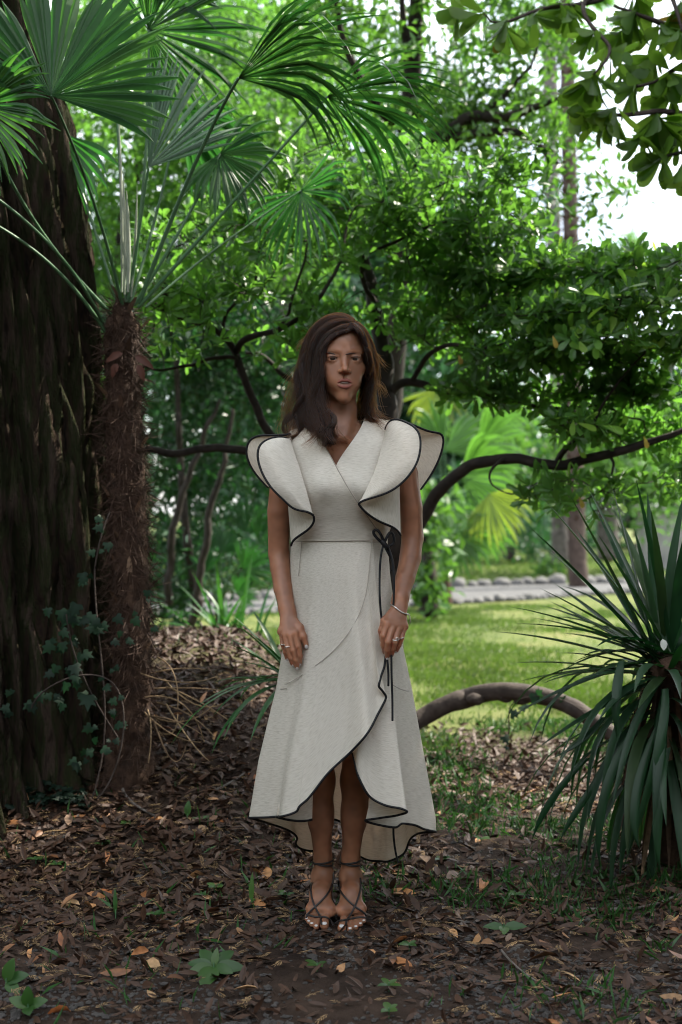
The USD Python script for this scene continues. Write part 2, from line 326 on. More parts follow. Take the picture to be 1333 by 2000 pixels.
keep = (rs.rand(n) < np.clip((den - 0.50) * 7, 0, 1) * side) & (np.hypot(x + 0.01, y - 3.75) > 0.13)
x, y = x[keep], y[keep]
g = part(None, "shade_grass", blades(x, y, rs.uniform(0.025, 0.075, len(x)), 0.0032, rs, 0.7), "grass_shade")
tag(g, "sparse tufts of shaded grass growing through the litter right of the dress", "grass", None, "stuff")

# gravel: small grey pebbles pressed into the soil
n = 17000
y = 2.95 + 2.6 * rs.rand(n) ** 1.3
x = (rs.rand(n) * 2 - 1) * (0.27 * y + 0.15)
den = meshkit.fbm(np.stack([x * 3.0, y * 3.0, 0 * x], -1), 3, 14)
keep = (rs.rand(n) < np.clip((den - 0.30) * 4, 0.12, 1)) & (gz(x, y) < 0.1)
x, y = x[keep], y[keep]
n = len(x)
r = np.clip(rs.lognormal(-5.45, 0.42, n), 0.0022, 0.013)
base = trimesh.creation.icosahedron()
sc = np.stack([rs.uniform(.8, 1.4, n), rs.uniform(.8, 1.2, n), rs.uniform(.5, .8, n)], -1) * r[:, None]
V = base.vertices[None] * (1 + 0.25 * rs.uniform(-1, 1, (n, 12, 1))) * sc[:, None] + gpt(x, y)[:, None] + np.array([0, 0, 1.0]) * (r * 0.25)[:, None, None]
g = part(None, "gravel", (V.reshape(-1, 3), (base.faces[None] + (np.arange(n) * 12)[:, None, None]).reshape(-1, 3)), "pebble")
tag(g, "small pale grey pebbles pressed into the dark soil", "gravel", None, "stuff")

# leaf litter: the mass of it, then the largest leaves one by one
def litter(n, rs, ymax=7.4):
    y = 2.95 + (ymax - 2.95) * rs.rand(n) ** 1.1
    x = (rs.rand(n) * 2 - 1) * (0.27 * y + 0.2)
    den = meshkit.fbm(np.stack([x * 1.6, y * 1.6, 0 * x], -1), 4, 31)
    dens = np.clip((den - 0.36) * 4, 0.06, 1) * np.interp(y, [2.95, 3.6, 4.1, 5], [0.34, 0.42, 0.8, 1.0])
    dens = np.maximum(dens, np.where(gz(x, y) > 0.06, 0.95, 0)) * np.where((x > 0.3), np.interp(y, [4, 6.9, 7.4], [0.6, 1.0, 0.25]), 1.0)
    dens = np.maximum(dens, 0.75 * ((x > 0.2) & (y > 5.4) & (y < 7.0)))
    k = rs.rand(n) < dens
    k &= np.hypot(x + 0.01, y - 3.77) > 0.09
    return x[k], y[k]
rs = np.random.RandomState(33)
x, y = litter(44000, rs)
n = len(x)
D = rdir(rs, n); D[:, 2] *= 0.4
N = unit(np.stack([rs.normal(size=n) * .55, rs.normal(size=n) * .55, np.ones(n)], -1))
L = rs.uniform(0.018, 0.07, n) * np.interp(y, [3, 4.2], [.75, 1])
g = part(None, "leaf_litter", leaves(gpt(x, y, 0.003 + 0.016 * rs.rand(n)), D, N, L, L * rs.uniform(.22, .42, n), "lance", rs.uniform(-.3, .6, n), rs.uniform(-.15, .35, n)), "dry_leaf")
tag(g, "thick brown litter of dry fallen leaves covering the slope and soil", "leaf litter", None, "stuff")
x, y = litter(5200, rs, 6.0)
x, y = x[:2600], y[:2600]
n = len(x)
base = gpt(x, y, 0.006 + 0.012 * rs.rand(n)); D = rdir(rs, n); D[:, 2] *= 0.2; D = unit(D)
PP, DD = [], []
for k in range(9):
    s = -1 if k % 2 else 1
    PP.append(base + D * (0.004 * k)); DD.append(unit(D + s * 0.55 * np.cross(D, [0, 0, 1.0])) if k < 8 else D)
PP, DD = np.vstack(PP), np.vstack(DD)
g = part(None, "conifer_sprigs", leaves(PP, DD, np.tile([0, 0, 1.0], (len(PP), 1)) + 0.2 * rs.normal(size=(len(PP), 3)), rs.uniform(0.012, 0.026, len(PP)), 0.0028, "flat", 0.1, 0.1), "dry_sprig")
tag(g, "scattered tan dried conifer sprigs lying on the soil", "dried sprigs", None, "stuff")
x, y = litter(2200, rs, 5.6)
ks = rs.permutation(len(x))[:285]
for k in ks:
    L = rs.uniform(0.042, 0.088)
    d = rs.normal(size=3); d[2] *= 0.18
    nn = np.array([rs.normal() * .5, rs.normal() * .5 - 0.1, 1.0])
    v = leaves(gpt(x[k:k+1], y[k:k+1], 0.016), d[None], nn[None], L, L * rs.uniform(.28, .45), rs.choice(["oval", "lance"]), rs.uniform(-.4, .95), rs.uniform(-.2, .6))
    p = part(None, "fallen_leaf", v, "orange_leaf_one" if rs.rand() < .28 else "dry_leaf_one", True)
    tag(p, "dry brown leaf lying loose on top of the forest floor litter", "fallen leaf", "large dry leaves lying on the ground")
# ---------------------------------------------------------------- trees and bushes
def pix(rows):
    """[(px, py, distance[, radius in metres])] -> points (and radii)."""
    a = np.asarray(rows, float)
    return np.concatenate([at(a[:, 0], a[:, 1], a[:, 2]), a[:, 3:]], 1)
def wobble(p, amp, rs):
    q = p.copy()
    q[1:-1] += amp * (meshkit.fbm(p[1:-1] * 4 + rs.rand(3)[None] * 30, 3)[:, None] - 0.5) * rs.normal(size=(1, 3)) * 2
    return q
def limb_mesh(rows, rs, n=None, sides=9, world=False, wob=0.04):
    a = np.asarray(rows, float) if world else pix(rows)
    s = spline(a, n or 10 * len(a))
    p = wobble(s[:, :3], wob, rs)
    r = np.maximum(s[:, 3], 0.0015) * (1 + 0.18 * (meshkit.noise(p * 14, 2) - 0.5))
    return tube(p, r, sides), np.concatenate([p, r[:, None]], 1)
def twigs(nodes, targets, rs, r0=0.004, droop=0.0, every=5):
    """Thin twigs that join every leaf cluster to the nearest wood: returns (tubes, direction at each target)."""
    order = np.argsort(cKDTree(nodes[:, :3]).query(targets)[0])
    N = [nodes[:, :3]]; pend = []; tree = cKDTree(nodes[:, :3]); allp = nodes[:, :3]
    out, dirs = [], np.zeros_like(targets)
    for c, k in enumerate(order):
        t = targets[k]
        d, j = tree.query(t)
        a = allp[j]
        if pend:
            pp = np.array(pend); dd = np.linalg.norm(pp - t, axis=1); m = dd.argmin()
            if dd[m] < d: a, d = pp[m], dd[m]
        n = 3 if d < 0.12 else 5
        s = np.linspace(0, 1, n)[:, None]
        p = a + (t - a) * s + (rs.normal(size=3) * 0.10 * d + np.array([0, 0, -droop * d])) * (s * (1 - s) * 4) * 0.6
        out.append(tube(p, np.linspace(r0 * min(1.6, 0.7 + d), r0 * 0.45, n), 3, False))
        dirs[k] = unit(p[-1] - p[-2])
        pend += list(p[1:])
        if len(pend) > 120:
            allp = np.vstack([allp, pend]); pend = []; tree = cKDTree(allp)
    return join(out), dirs
def blob_centres(blobs, per, rs, noise_cut=0.42, scale=2.2):
    """Cluster centres spread through ellipsoids given as (px, py, distance, rx px, ry px, depth radius m, clusters)."""
    C = []
    for (px, py, d, rx, ry, rd, n) in blobs:
        v = rs.uniform(-1, 1, (int(n * 4), 3)); v = v[(v ** 2).sum(1) < 1]
        dd = d + v[:, 2] * rd
        p = at(px + v[:, 0] * rx, py + v[:, 1] * ry, np.full(len(v), d)); p[:, 1] = dd
        den = meshkit.fbm(p * scale, 3, 77)
        p = p[den > noise_cut][:int(n)]
        C.append(p)
    return np.vstack(C)
def whorls(C, dirs, rs, nl, L, W, shape, up=0.6, spread=(0.55, 1.25), jitter=0.02, curl=0.2, stem=0.0):
    """Leaves in rosettes round the twig ends C."""
    n = len(C)
    A = unit(dirs + np.array([0, 0, up]) + 0.35 * rs.normal(size=(n, 3)))
    k = np.repeat(np.arange(n), nl)
    A = A[k]; m = len(k)
    ref = unit(np.cross(A, rdir(rs, n)[k]))
    ang = (np.tile(np.arange(nl), n) * 2.39996 + rs.rand(m) * 0.5)[:, None]
    side = ref * np.cos(ang) + np.cross(A, ref) * np.sin(ang)
    el = rs.uniform(*spread, m)[:, None]
    D = A * np.cos(el) + side * np.sin(el)
    Nn = A * np.sin(el) - side * np.cos(el)
    P = C[k] + rs.normal(size=(m, 3)) * jitter + A * (stem * (np.tile(np.arange(nl), n) / nl))[:, None]
    s = rs.uniform(0.7, 1.15, m)
    return P, D, Nn + 0.25 * rs.normal(size=(m, 3)), L * s, W * s, shape, rs.uniform(0.1, 0.4, m), curl * rs.uniform(0, 1.6, m)
def leaf_parts(parent, args, sel, mat, name="leaf"):
    args = tuple("paddle" if isinstance(a, str) else a for a in args)
    for k in sel:
        v = leaves(*(a[k:k+1] if isinstance(a, np.ndarray) else a for a in args))
        part(parent, name, v, mat + "_one", True)
def pick(args, mask):
    return tuple(a[mask] if isinstance(a, np.ndarray) else a for a in args)
def scatter(blobs, rs, L, W, tau, clump=0.16, per=14, shape="flat", cut=0.40, scale=1.5, up=0.4):
    """Foliage of trees further off: loose clumps of leaves, as many as cover the blob's outline TAU times."""
    out = []
    for b in blobs:
        (px, py, d, rx, ry, rd) = b[:6]; t = b[6] if len(b) > 6 else tau
        n = int(t * math.pi * rx * ry / (L * W * 0.30 * (FPX / d) ** 2) / per)
        C = blob_centres([(px, py, d, rx, ry, rd, n)], per, rs, cut, scale)
        k = np.repeat(np.arange(len(C)), per)
        P = C[k] + rs.normal(size=(len(k), 3)) * clump * 0.55
        D = rdir(rs, len(k), -0.2)
        N = unit(rs.normal(size=(len(k), 3)) * 0.7 + np.array([0, 0, up + 0.3]))
        s = rs.uniform(.65, 1.25, len(k))
        out.append(leaves(P, D, N, L * s, W * s, shape, 0.3, rs.uniform(0, .4, len(k))))
    return join(out)

# ---- the glossy-leaved tree behind the woman
rs = np.random.RandomState(41)
tree = thing("glossy_leaved_tree", "spreading tree with dark crooked limbs and whorls of glossy leaves behind the woman", "tree")
limbs = {
 "trunk": [[(735, 1470, 6.6, .10), (752, 1250, 6.5, .085), (760, 1050, 6.4, .075), (757, 900, 6.4, .062), (755, 800, 6.4, .05), (744, 690, 6.45, .04), (725, 560, 6.5, .03), (712, 430, 6.6, .02)]],
 "limb": [
  [(762, 1120, 6.45, 0.0395), (800, 1052, 6.35, 0.0369), (832, 1008, 6.3, 0.0331), (872, 950, 6.2, 0.0299), (935, 908, 6.1, 0.0273), (1010, 892, 6.0, 0.0249), (1090, 903, 5.95, 0.0229), (1150, 895, 5.9, 0.0217), (1235, 874, 5.85, 0.0191), (1300, 850, 5.8, 0.0140), (1390, 830, 5.8, 0.0089)],
  [(757, 830, 6.4, 0.0252), (766, 765, 6.4, 0.0222), (802, 746, 6.35, 0.0200), (870, 757, 6.3, 0.0178), (950, 746, 6.2, 0.0163), (1000, 765, 6.15, 0.0133), (1065, 792, 6.1, 0.0104), (1150, 800, 6.0, 0.0067), (1260, 835, 5.9, 0.0037)],
  [(757, 960, 6.4, 0.0333), (640, 905, 6.3, 0.0266), (545, 885, 6.2, 0.0237), (480, 882, 6.1, 0.0215), (420, 872, 6.05, 0.0192), (350, 880, 6.0, 0.0178), (290, 874, 6.0, 0.0148), (180, 850, 6.0, 0.0089)],
  [(640, 905, 6.3, 0.0222), (560, 872, 6.25, 0.0207), (518, 835, 6.2, 0.0200), (498, 780, 6.15, 0.0192), (470, 715, 6.1, 0.0178), (458, 680, 6.1, 0.0163), (425, 645, 6.05, 0.0133), (360, 622, 6.0, 0.0096), (300, 590, 5.95, 0.0059)],
  [(462, 685, 6.1, 0.0163), (480, 660, 6.1, 0.0148), (540, 645, 6.1, 0.0133), (610, 600, 6.15, 0.0111), (655, 530, 6.2, 0.0089), (672, 470, 6.2, 0.0067), (700, 400, 6.2, 0.0037)],
  [(462, 715, 6.1, 0.0104), (400, 694, 6.1, 0.0089), (340, 700, 6.1, 0.0067), (285, 708, 6.1, 0.0044)],
  [(735, 700, 6.4, 0.0192), (650, 752, 6.5, 0.0163), (560, 735, 6.6, 0.0133), (520, 700, 6.6, 0.0104), (480, 690, 6.6, 0.0074)],
  [(735, 620, 6.45, 0.0148), (720, 560, 6.3, 0.0118), (705, 505, 6.2, 0.0104), (760, 478, 6.1, 0.0081), (840, 442, 6.0, 0.0059), (930, 420, 5.95, 0.0037)],
  [(802, 746, 6.35, 0.0133), (850, 690, 6.2, 0.0118), (890, 676, 6.1, 0.0104), (960, 680, 6.0, 0.0074), (1040, 640, 5.95, 0.0052), (1130, 590, 5.9, 0.0030)],
  [(1090, 903, 5.95, 0.0148), (1120, 860, 5.9, 0.0118), (1150, 835, 5.85, 0.0096), (1190, 770, 5.8, 0.0067), (1250, 700, 5.75, 0.0044), (1310, 640, 5.7, 0.0030)],
  [(1185, 885, 5.88, 0.0074), (1196, 920, 5.85, 0.0059), (1180, 950, 5.85, 0.0044), (1120, 985, 5.85, 0.0030)],
  [(985, 895, 6.0, 0.0089), (960, 935, 6.0, 0.0052), (1000, 965, 6.0, 0.0030)],
  [(440, 660, 6.08, 0.0089), (455, 610, 6.0, 0.0081), (490, 560, 5.95, 0.0067), (500, 500, 5.9, 0.0052), (520, 440, 5.9, 0.0030)],
  [(360, 622, 6.0, 0.0074), (330, 560, 5.95, 0.0059), (350, 500, 5.9, 0.0044), (400, 450, 5.85, 0.0030)],
  [(540, 645, 6.1, 0.0081), (570, 590, 6.0, 0.0074), (585, 530, 5.95, 0.0059), (600, 470, 5.9, 0.0037)],
  [(712, 430, 6.6, 0.0133), (760, 380, 6.5, 0.0104), (830, 340, 6.4, 0.0074), (900, 330, 6.3, 0.0044)],
 ]}
nodes = []
for nm, ls in limbs.items():
    for l in ls:
        m, nd = limb_mesh(l, rs)
        part(tree, nm, m, "bark_dark", True); nodes.append(nd)
nodes = np.vstack(nodes)
blobs = [  # px, py, distance, rx, ry, depth radius, clusters: flat tiers of foliage with light between them
 (1260, 545, 5.7, 110, 34, .4, 85), (1130, 530, 5.9, 110, 30, .4, 70), (1010, 560, 6.1, 120, 30, .4, 70), (880, 540, 6.2, 130, 34, .4, 75), (1200, 612, 5.7, 130, 30, .45, 85), (1060, 625, 5.9, 120, 28, .4, 70), (930, 612, 6.2, 110, 28, .4, 60),
 (1290, 680, 5.65, 90, 32, .4, 60), (1150, 692, 5.75, 130, 30, .45, 85), (1000, 700, 6.0, 120, 28, .4, 65), (870, 668, 6.3, 90, 28, .35, 34), (1240, 760, 5.7, 120, 30, .4, 75), (1100, 770, 5.8, 110, 26, .4, 55), (965, 770, 6.1, 110, 24, .35, 40), (1180, 835, 5.8, 110, 26, .35, 45), (1290, 850, 5.75, 80, 40, .35, 48), (1310, 930, 5.7, 60, 40, .3, 26), (1130, 965, 5.85, 110, 36, .25, 34),
 (830, 400, 6.2, 200, 90, .5, 130), (700, 340, 6.4, 190, 100, .5, 120), (860, 480, 6.3, 170, 36, .4, 70), (620, 420, 6.1, 150, 110, .5, 110), (440, 520, 6.0, 190, 110, .55, 115), (360, 640, 6.1, 120, 70, .5, 36), (560, 640, 6.3, 150, 80, .5, 55), (790, 600, 6.4, 90, 60, .35, 30), (1010, 350, 6.2, 110, 60, .4, 34), (970, 450, 6.0, 100, 40, .4, 44)]
C = blob_centres(blobs, 9, rs, 0.42, 2.3)
tw, dirs = twigs(nodes, C, rs, 0.0042, 0.1)
g = part(tree, "twigs", tw, "bark_dark", False); g.SetCustomDataByKey("kind", "stuff")
W = whorls(C, dirs, rs, 8, 0.084, 0.029, "obovate", 0.55, (0.5, 1.3), 0.012, 0.18, 0.02)
sp = screen(W[0]); inside = (sp[:, 0] > 30) & (sp[:, 0] < 1320) & (sp[:, 1] > 200)
size = W[3] / W[0][:, 1] * inside * np.where(sp[:, 0] > 880, 1.0, 0.8)
big = np.argsort(-size)[:290]
mask = np.ones(len(sp), bool); mask[big] = False
leaf_parts(tree, W, big, "pittosporum_leaf")
g = part(tree, "leaves", leaves(*pick(W, mask)), "pittosporum_leaf", False); g.SetCustomDataByKey("kind", "stuff")
for px, py, d in ((1080, 655, 5.3), (1258, 852, 5.5), (1132, 970, 5.7), (895, 690, 5.8)):
    part(tree, "leaf", leaves(at(px, py, d)[None], np.array([[.3, -.1, -.8]]), np.array([[.2, -1, .1]]), .052, .022, "paddle", .2, .2), "yellow_leaf_one", True, "yellowed leaf")

# ---- the branch that hangs into the top right corner, close by
rs = np.random.RandomState(52)
br = thing("overhanging_branch", "leafy branch hanging into the top right corner with large paddle shaped leaves", "branch")
bl = [[(1420, -120, 3.0, .014), (1330, -60, 2.95, .010), (1230, -25, 2.9, .007), (1150, 5, 2.86, .0055), (1090, 12, 2.85, .0045), (1040, 22, 2.84, .004), (985, 42, 2.83, .003), (945, 25, 2.83, .002)],
      [(1230, -25, 2.9, .006), (1150, -5, 2.85, .005), (1140, 20, 2.82, .005), (1165, 60, 2.8, .0045), (1192, 95, 2.78, .004), (1178, 125, 2.77, .003), (1160, 145, 2.77, .002)],
      [(1420, 110, 3.0, .010), (1350, 75, 2.95, .008), (1290, 45, 2.9, .006), (1230, 20, 2.88, .004), (1200, 10, 2.88, .003)],
      [(1420, 190, 3.0, .010), (1333, 225, 2.9, .007), (1290, 222, 2.86, .006), (1215, 228, 2.82, .0045), (1195, 225, 2.82, .003)],
      [(1420, 60, 3.0, .010), (1360, 110, 2.9, .008), (1310, 140, 2.87, .005), (1275, 160, 2.85, .004), (1240, 168, 2.85, .003)],
      [(1420, 250, 3.0, .010), (1360, 290, 2.92, .006), (1320, 300, 2.88, .004), (1300, 305, 2.87, .003)],
      [(1300, -40, 2.92, .006), (1325, 30, 2.86, .004), (1333, 60, 2.85, .003)]]
for l in bl:
    m, nd = limb_mesh(l, rs, 24, 7, wob=0.01)
    part(br, "twig", m, "bark_limb", True)
ros = [  # rosette centre px, distance, axis px direction, leaves, length px
 (945, 25, 2.83, (-1, .1), 7, 82), (990, 45, 2.83, (-.2, 1), 8, 80), (1040, 25, 2.84, (.3, 1), 5, 72), (1160, 145, 2.77, (-.3, 1), 11, 88), (1190, 95, 2.78, (.6, .7), 6, 80), (1165, 62, 2.8, (-.6, .5), 6, 76),
 (1200, 215, 2.82, (-.5, .9), 10, 88), (1180, 235, 2.84, (-.9, .3), 6, 76), (1285, 222, 2.86, (.1, 1), 10, 84), (1245, 165, 2.85, (-.6, .3), 9, 82), (1310, 140, 2.87, (0, .4), 8, 78), (1240, 25, 2.88, (-.5, .6), 9, 82), (1290, 45, 2.9, (.2, .8), 8, 80),
 (1330, 65, 2.85, (.2, .6), 8, 80), (1300, 305, 2.87, (-.8, .4), 8, 86), (1335, 320, 2.88, (.1, .9), 7, 84), (1110, 10, 2.85, (.1, .9), 6, 76), (1240, -10, 2.9, (.3, .7), 8, 78), (1330, 0, 2.9, (0, .6), 8, 78), (1320, 235, 2.87, (.6, .7), 7, 80), (1215, 130, 2.9, (.2, .2), 7, 80), (1150, 190, 2.85, (-.5, .6), 7, 80), (1260, 260, 2.88, (-.3, .8), 7, 80), (1310, 190, 2.9, (-.4, .4), 7, 80), (1330, 275, 2.9, (-.6, .3), 7, 80), (1215, 60, 2.92, (-.3, .5), 7, 80), (1285, 100, 2.92, (-.3, .6), 7, 80), (900, 18, 2.83, (-1, .3), 4, 76), (1095, 5, 2.86, (-.4, .6), 5, 76)]
A = []
for px, py, d, ax, n, lp in ros:
    a = unit(np.array([ax[0], rs.uniform(-.5, .3), -ax[1]]))
    c = at(px, py, d)
    ref = unit(np.cross(a, rs.normal(size=3)))
    for k in range(int(n * 1.5)):
        ang = k * 2.4 + rs.rand() * .5; el = rs.uniform(.35, 1.25)
        side = ref * math.cos(ang) + np.cross(a, ref) * math.sin(ang)
        D = a * math.cos(el) + side * math.sin(el); D[2] -= 0.15; D[1] *= 0.7
        N = unit(a * math.sin(el) - side * math.cos(el)) + np.array([0, 0, .5]) + .2 * rs.normal(size=3)
        L = lp * d / FPX * rs.uniform(.72, 1.05) * .86
        A.append((c + a * rs.uniform(-.012, .01), D, N, L, L * rs.uniform(.36, .45), rs.uniform(.05, .3), rs.uniform(-.05, .3)))
A = tuple(np.array(x) for x in zip(*A))
A = (A[0], A[1], A[2], A[3], A[4], "paddle", A[5], A[6])
for k in range(len(A[0])):
    part(br, "leaf", leaves(*(a[k:k+1] if isinstance(a, np.ndarray) else a for a in A)), "yellow_leaf_one" if k in (13, 140) else "branch_leaf_one", True, "yellowing leaf" if k in (13, 140) else None)

# its trunk and unseen crown outside the frame, added to shade the clearing
part(br, "trunk", limb_mesh([(3.3, 4.3, -.1, .15), (3.25, 4.3, 1.2, .12), (3.15, 4.4, 2.6, .10), (3.05, 4.7, 4.0, .07), (3.0, 5.2, 5.6, .03)], rs, 40, 10, True)[0], "bark_limb", True)
part(br, "limb", limb_mesh([(3.17, 4.38, 2.3, .05), (2.3, 3.7, 2.62, .03), (1.5, 3.2, 2.62, .022), (*at(1420, -120, 3.0), .014)], rs, 30, 8, True)[0], "bark_limb", True)
part(br, "limb", limb_mesh([(2.3, 3.7, 2.62, .02), (1.6, 3.3, 2.4, .014), (*at(1420, 110, 3.0), .010)], rs, 24, 8, True)[0], "bark_limb", True)
part(br, "limb", limb_mesh([(3.17, 4.38, 2.3, .03), (2.2, 3.6, 2.25, .018), (*at(1420, 220, 3.0), .010)], rs, 24, 8, True)[0], "bark_limb", True)
C = np.array([2.85, 5.0, 4.9]) + rs.normal(size=(3000, 3)) * [0.95, .75, 0.95]
den = meshkit.fbm(C * .9, 3, 12); C = C[(den > .34) & (C[:, 0] > .262 * C[:, 1] + .35)][:1500]
k = np.repeat(np.arange(len(C)), 18)
P = C[k] + rs.normal(size=(len(k), 3)) * .15
g = part(br, "crown", leaves(P, rdir(rs, len(k), -.2), rdir(rs, len(k), 1.0), .11, .05, "flat", .3, .3), "branch_leaf"); g.SetCustomDataByKey("kind", "stuff")

# ---- the old conifer whose furrowed trunk fills the left edge
rs = np.random.RandomState(61)
con = thing("old_conifer", "huge dark furrowed conifer trunk at the left edge with moss on its bark", "tree")
zz = np.concatenate([np.linspace(-0.1, 3.4, 190), np.linspace(3.5, 9, 40)]); nn = 420
th = np.linspace(0, 2 * np.pi, nn, endpoint=False)
ZZ, TH = np.meshgrid(zz, th, indexing="ij")
rad = np.interp(zz, [-.1, .3, .8, 1.5, 2.2, 3.2, 9], [.90, .76, .69, .66, .62, .50, .28])
cx = np.interp(zz, [-.1, 1.5, 2.2, 3.2, 9], [-1.56, -1.58, -1.60, -1.66, -1.9])
tw_ = TH + 0.12 * ZZ
q = np.stack([np.cos(tw_) * 3.0, np.sin(tw_) * 3.0, ZZ * 0.45], -1)
rid = meshkit.fbm(q, 3, 5) - .5
f2 = np.abs(meshkit.fbm(np.stack([np.cos(tw_) * 9, np.sin(tw_) * 9, ZZ * 0.8], -1), 3, 8) - .5) * 2
f3 = meshkit.fbm(np.stack([np.cos(tw_) * 26, np.sin(tw_) * 26, ZZ * 2.0], -1), 2, 15) - .5
f4 = np.abs(meshkit.fbm(np.stack([np.cos(tw_) * 17, np.sin(tw_) * 17, ZZ * 1.1], -1), 3, 28) - .5) * 2
RR = rad[:, None] * (1 + 0.34 * rid - 0.15 * (1 - np.clip(f2 * 3.0, 0, 1)) - 0.07 * (1 - np.clip(f4 * 3.5, 0, 1)) + 0.06 * f3)
P = np.stack([cx[:, None] + RR * np.cos(TH), 5.35 + 0 * ZZ + RR * np.sin(TH), ZZ], -1)
part(con, "trunk", grid(P, True), "bark_conifer", True)
for k in range(14):   # boughs above the frame
    a = rs.uniform(0, 6.28); z = rs.uniform(4.2, 8.6); l = rs.uniform(1.6, 2.8)
    b = np.array([-1.75, 5.35, z]); e = b + [math.cos(a) * l, math.sin(a) * l, rs.uniform(-.3, .3)]
    part(con, "bough", limb_mesh([(*b, .07), (*((b + e) / 2 + [0, 0, .15]), .045), (*e, .012)], rs, 12, 6, True)[0], "bark_conifer", True)
C = np.stack([-1.8 + rs.normal(size=900) * 1.3, 5.4 + rs.normal(size=900) * 1.3, rs.uniform(3.9, 9.2, 900)], -1)
C = C[C[:, 2] > CAM_H + 0.40 * C[:, 1] + 0.25]
k = np.repeat(np.arange(len(C)), 16)
P = C[k] + rs.normal(size=(len(k), 3)) * .16
g = part(con, "crown", leaves(P, rdir(rs, len(k), -.3), rdir(rs, len(k), .8), .13, .045, "flat", .3, .3), "dark_leaf"); g.SetCustomDataByKey("kind", "stuff")

# ---- broad tree: dark limbs under the top edge, its crown over the clearing
rs = np.random.RandomState(71)
bt = thing("broad_tree", "tree with dark forking limbs and pale green leaves against the sky, top centre", "tree")
nodes = []
for nm, l in (("trunk", [(735, 1170, 9.6, .11), (748, 900, 9.5, .10), (785, 600, 9.3, .085), (803, 400, 9.2, .085), (800, 255, 9.1, .075), (806, 140, 9.0, .06), (815, 0, 8.8, .05), (840, -250, 8.4, .04)]),
              ("limb", [(800, 255, 9.1, .05), (760, 230, 9.0, .04), (720, 180, 8.9, .03), (680, 90, 8.8, .022), (650, -20, 8.7, .015)]),
              ("limb", [(803, 400, 9.2, .06), (828, 300, 9.0, .05), (862, 266, 8.9, .048), (920, 236, 8.8, .045), (990, 225, 8.7, .035), (1072, 203, 8.6, .02), (1130, 180, 8.5, .01)]),
              ("limb", [(862, 266, 8.9, .035), (930, 262, 8.8, .03), (1010, 258, 8.7, .025), (1060, 290, 8.6, .018), (1095, 320, 8.5, .01)]),
              ("limb", [(930, 240, 8.8, .025), (975, 190, 8.7, .018), (1020, 140, 8.6, .012), (1050, 90, 8.5, .007)]),
              ("limb", [(806, 140, 9.0, .03), (790, 60, 8.9, .024), (785, -40, 8.8, .018)]),
              ("limb", [(815, 0, 8.8, .03), (900, -150, 8.0, .05), (1000, -400, 7.2, .04), (1100, -700, 6.4, .03)])):
    m, nd = limb_mesh(l, rs, wob=.06); part(bt, nm, m, "bark_dark", True); nodes.append(nd)
v = scatter([(860, 130, 9.2, 330, 170, 1.0, .95), (640, 60, 9.4, 200, 120, .8, .9), (1060, 120, 8.9, 150, 130, .7, .8), (1000, 260, 8.8, 160, 70, .5, .7), (780, 260, 9.2, 200, 110, .6, .9), (1180, 370, 8.6, 85, 60, .3, .9), (1130, 250, 8.8, 100, 60, .4, .8), (960, 20, 9, 150, 80, .8, .8)], rs, .085, .036, 1.0, .13)
g = part(bt, "crown", v, "bright_leaf"); g.SetCustomDataByKey("kind", "stuff")
# ---- other trees and thickets behind
def bush(name, label, cat, stems, blobs, mat, L, W, tau, seed, bark="bark_dark", **kw):
    rs = np.random.RandomState(seed)
    t = thing(name, label, cat)
    for l in stems: part(t, "trunk" if cat == "tree" else "stem", limb_mesh(l, rs, wob=.08)[0], bark, True)
    g = part(t, "crown" if cat == "tree" else "foliage", scatter(blobs, rs, L, W, tau, **kw), mat); g.SetCustomDataByKey("kind", "stuff")
    return t
bush("leafy_tree", "leafy green tree behind the fan palm's petioles, upper left", "tree", [[(250, 1170, 11, .1), (262, 800, 11, .08), (240, 500, 11, .06), (300, 250, 11, .03)]],
     [(250, 380, 10.5, 260, 190, 1.0), (470, 260, 10.5, 190, 180, .9), (150, 620, 10.5, 140, 180, .8), (520, 450, 10, 180, 120, .8), (330, 100, 11, 230, 130, 1.0, 1.5), (520, 140, 11.5, 160, 150, .9, 1.2), (120, 110, 11.5, 200, 160, .9, 1.8)], "pittosporum_leaf", .10, .04, 1.9, 81, clump=.15)
bush("dark_laurel", "dark leafy laurel with thin crooked stems, left of the woman's arm", "tree",
     [[(385, 1190, 10, 0.0372), (360, 1000, 10, 0.0310), (350, 850, 10, 0.0248), (345, 700, 10, 0.0186)], [(330, 1180, 9.8, 0.0310), (338, 1050, 9.8, 0.0279), (380, 900, 9.8, 0.0217), (430, 780, 9.8, 0.0124)], [(372, 1220, 9.4, 0.0310), (395, 1100, 9.4, 0.0279), (410, 1000, 9.4, 0.0248), (440, 900, 9.4, 0.0186), (455, 800, 9.4, 0.0124)]],
     [(380, 800, 10.6, 160, 170, .7), (470, 720, 10.8, 120, 130, .6), (330, 960, 10.6, 90, 120, .5, 1.0), (450, 950, 10.6, 100, 90, .5, .9), (330, 1100, 10.3, 90, 90, .5, 1.6), (400, 1060, 11, 90, 80, .5, 1.7), (330, 1180, 10.2, 80, 60, .4, 1.8), (600, 700, 11, 130, 160, .7), (400, 640, 10.5, 150, 80, .5)], "dark_leaf", .095, .034, 1.5, 82, clump=.16)
bush("light_green_shrub", "mid green shrub with broad leaves beside the woman's left forearm", "shrub",
     [[(835, 1200, 14.5, .12), (838, 1130, 14.5, .09), (830, 1050, 14.5, .05)]], [(838, 1080, 14.5, 55, 80, .5), (850, 1010, 14.5, 70, 60, .5), (845, 1150, 14.5, 42, 50, .35, 1.6)], "bright_leaf", .16, .08, 1.5, 83, clump=.2)
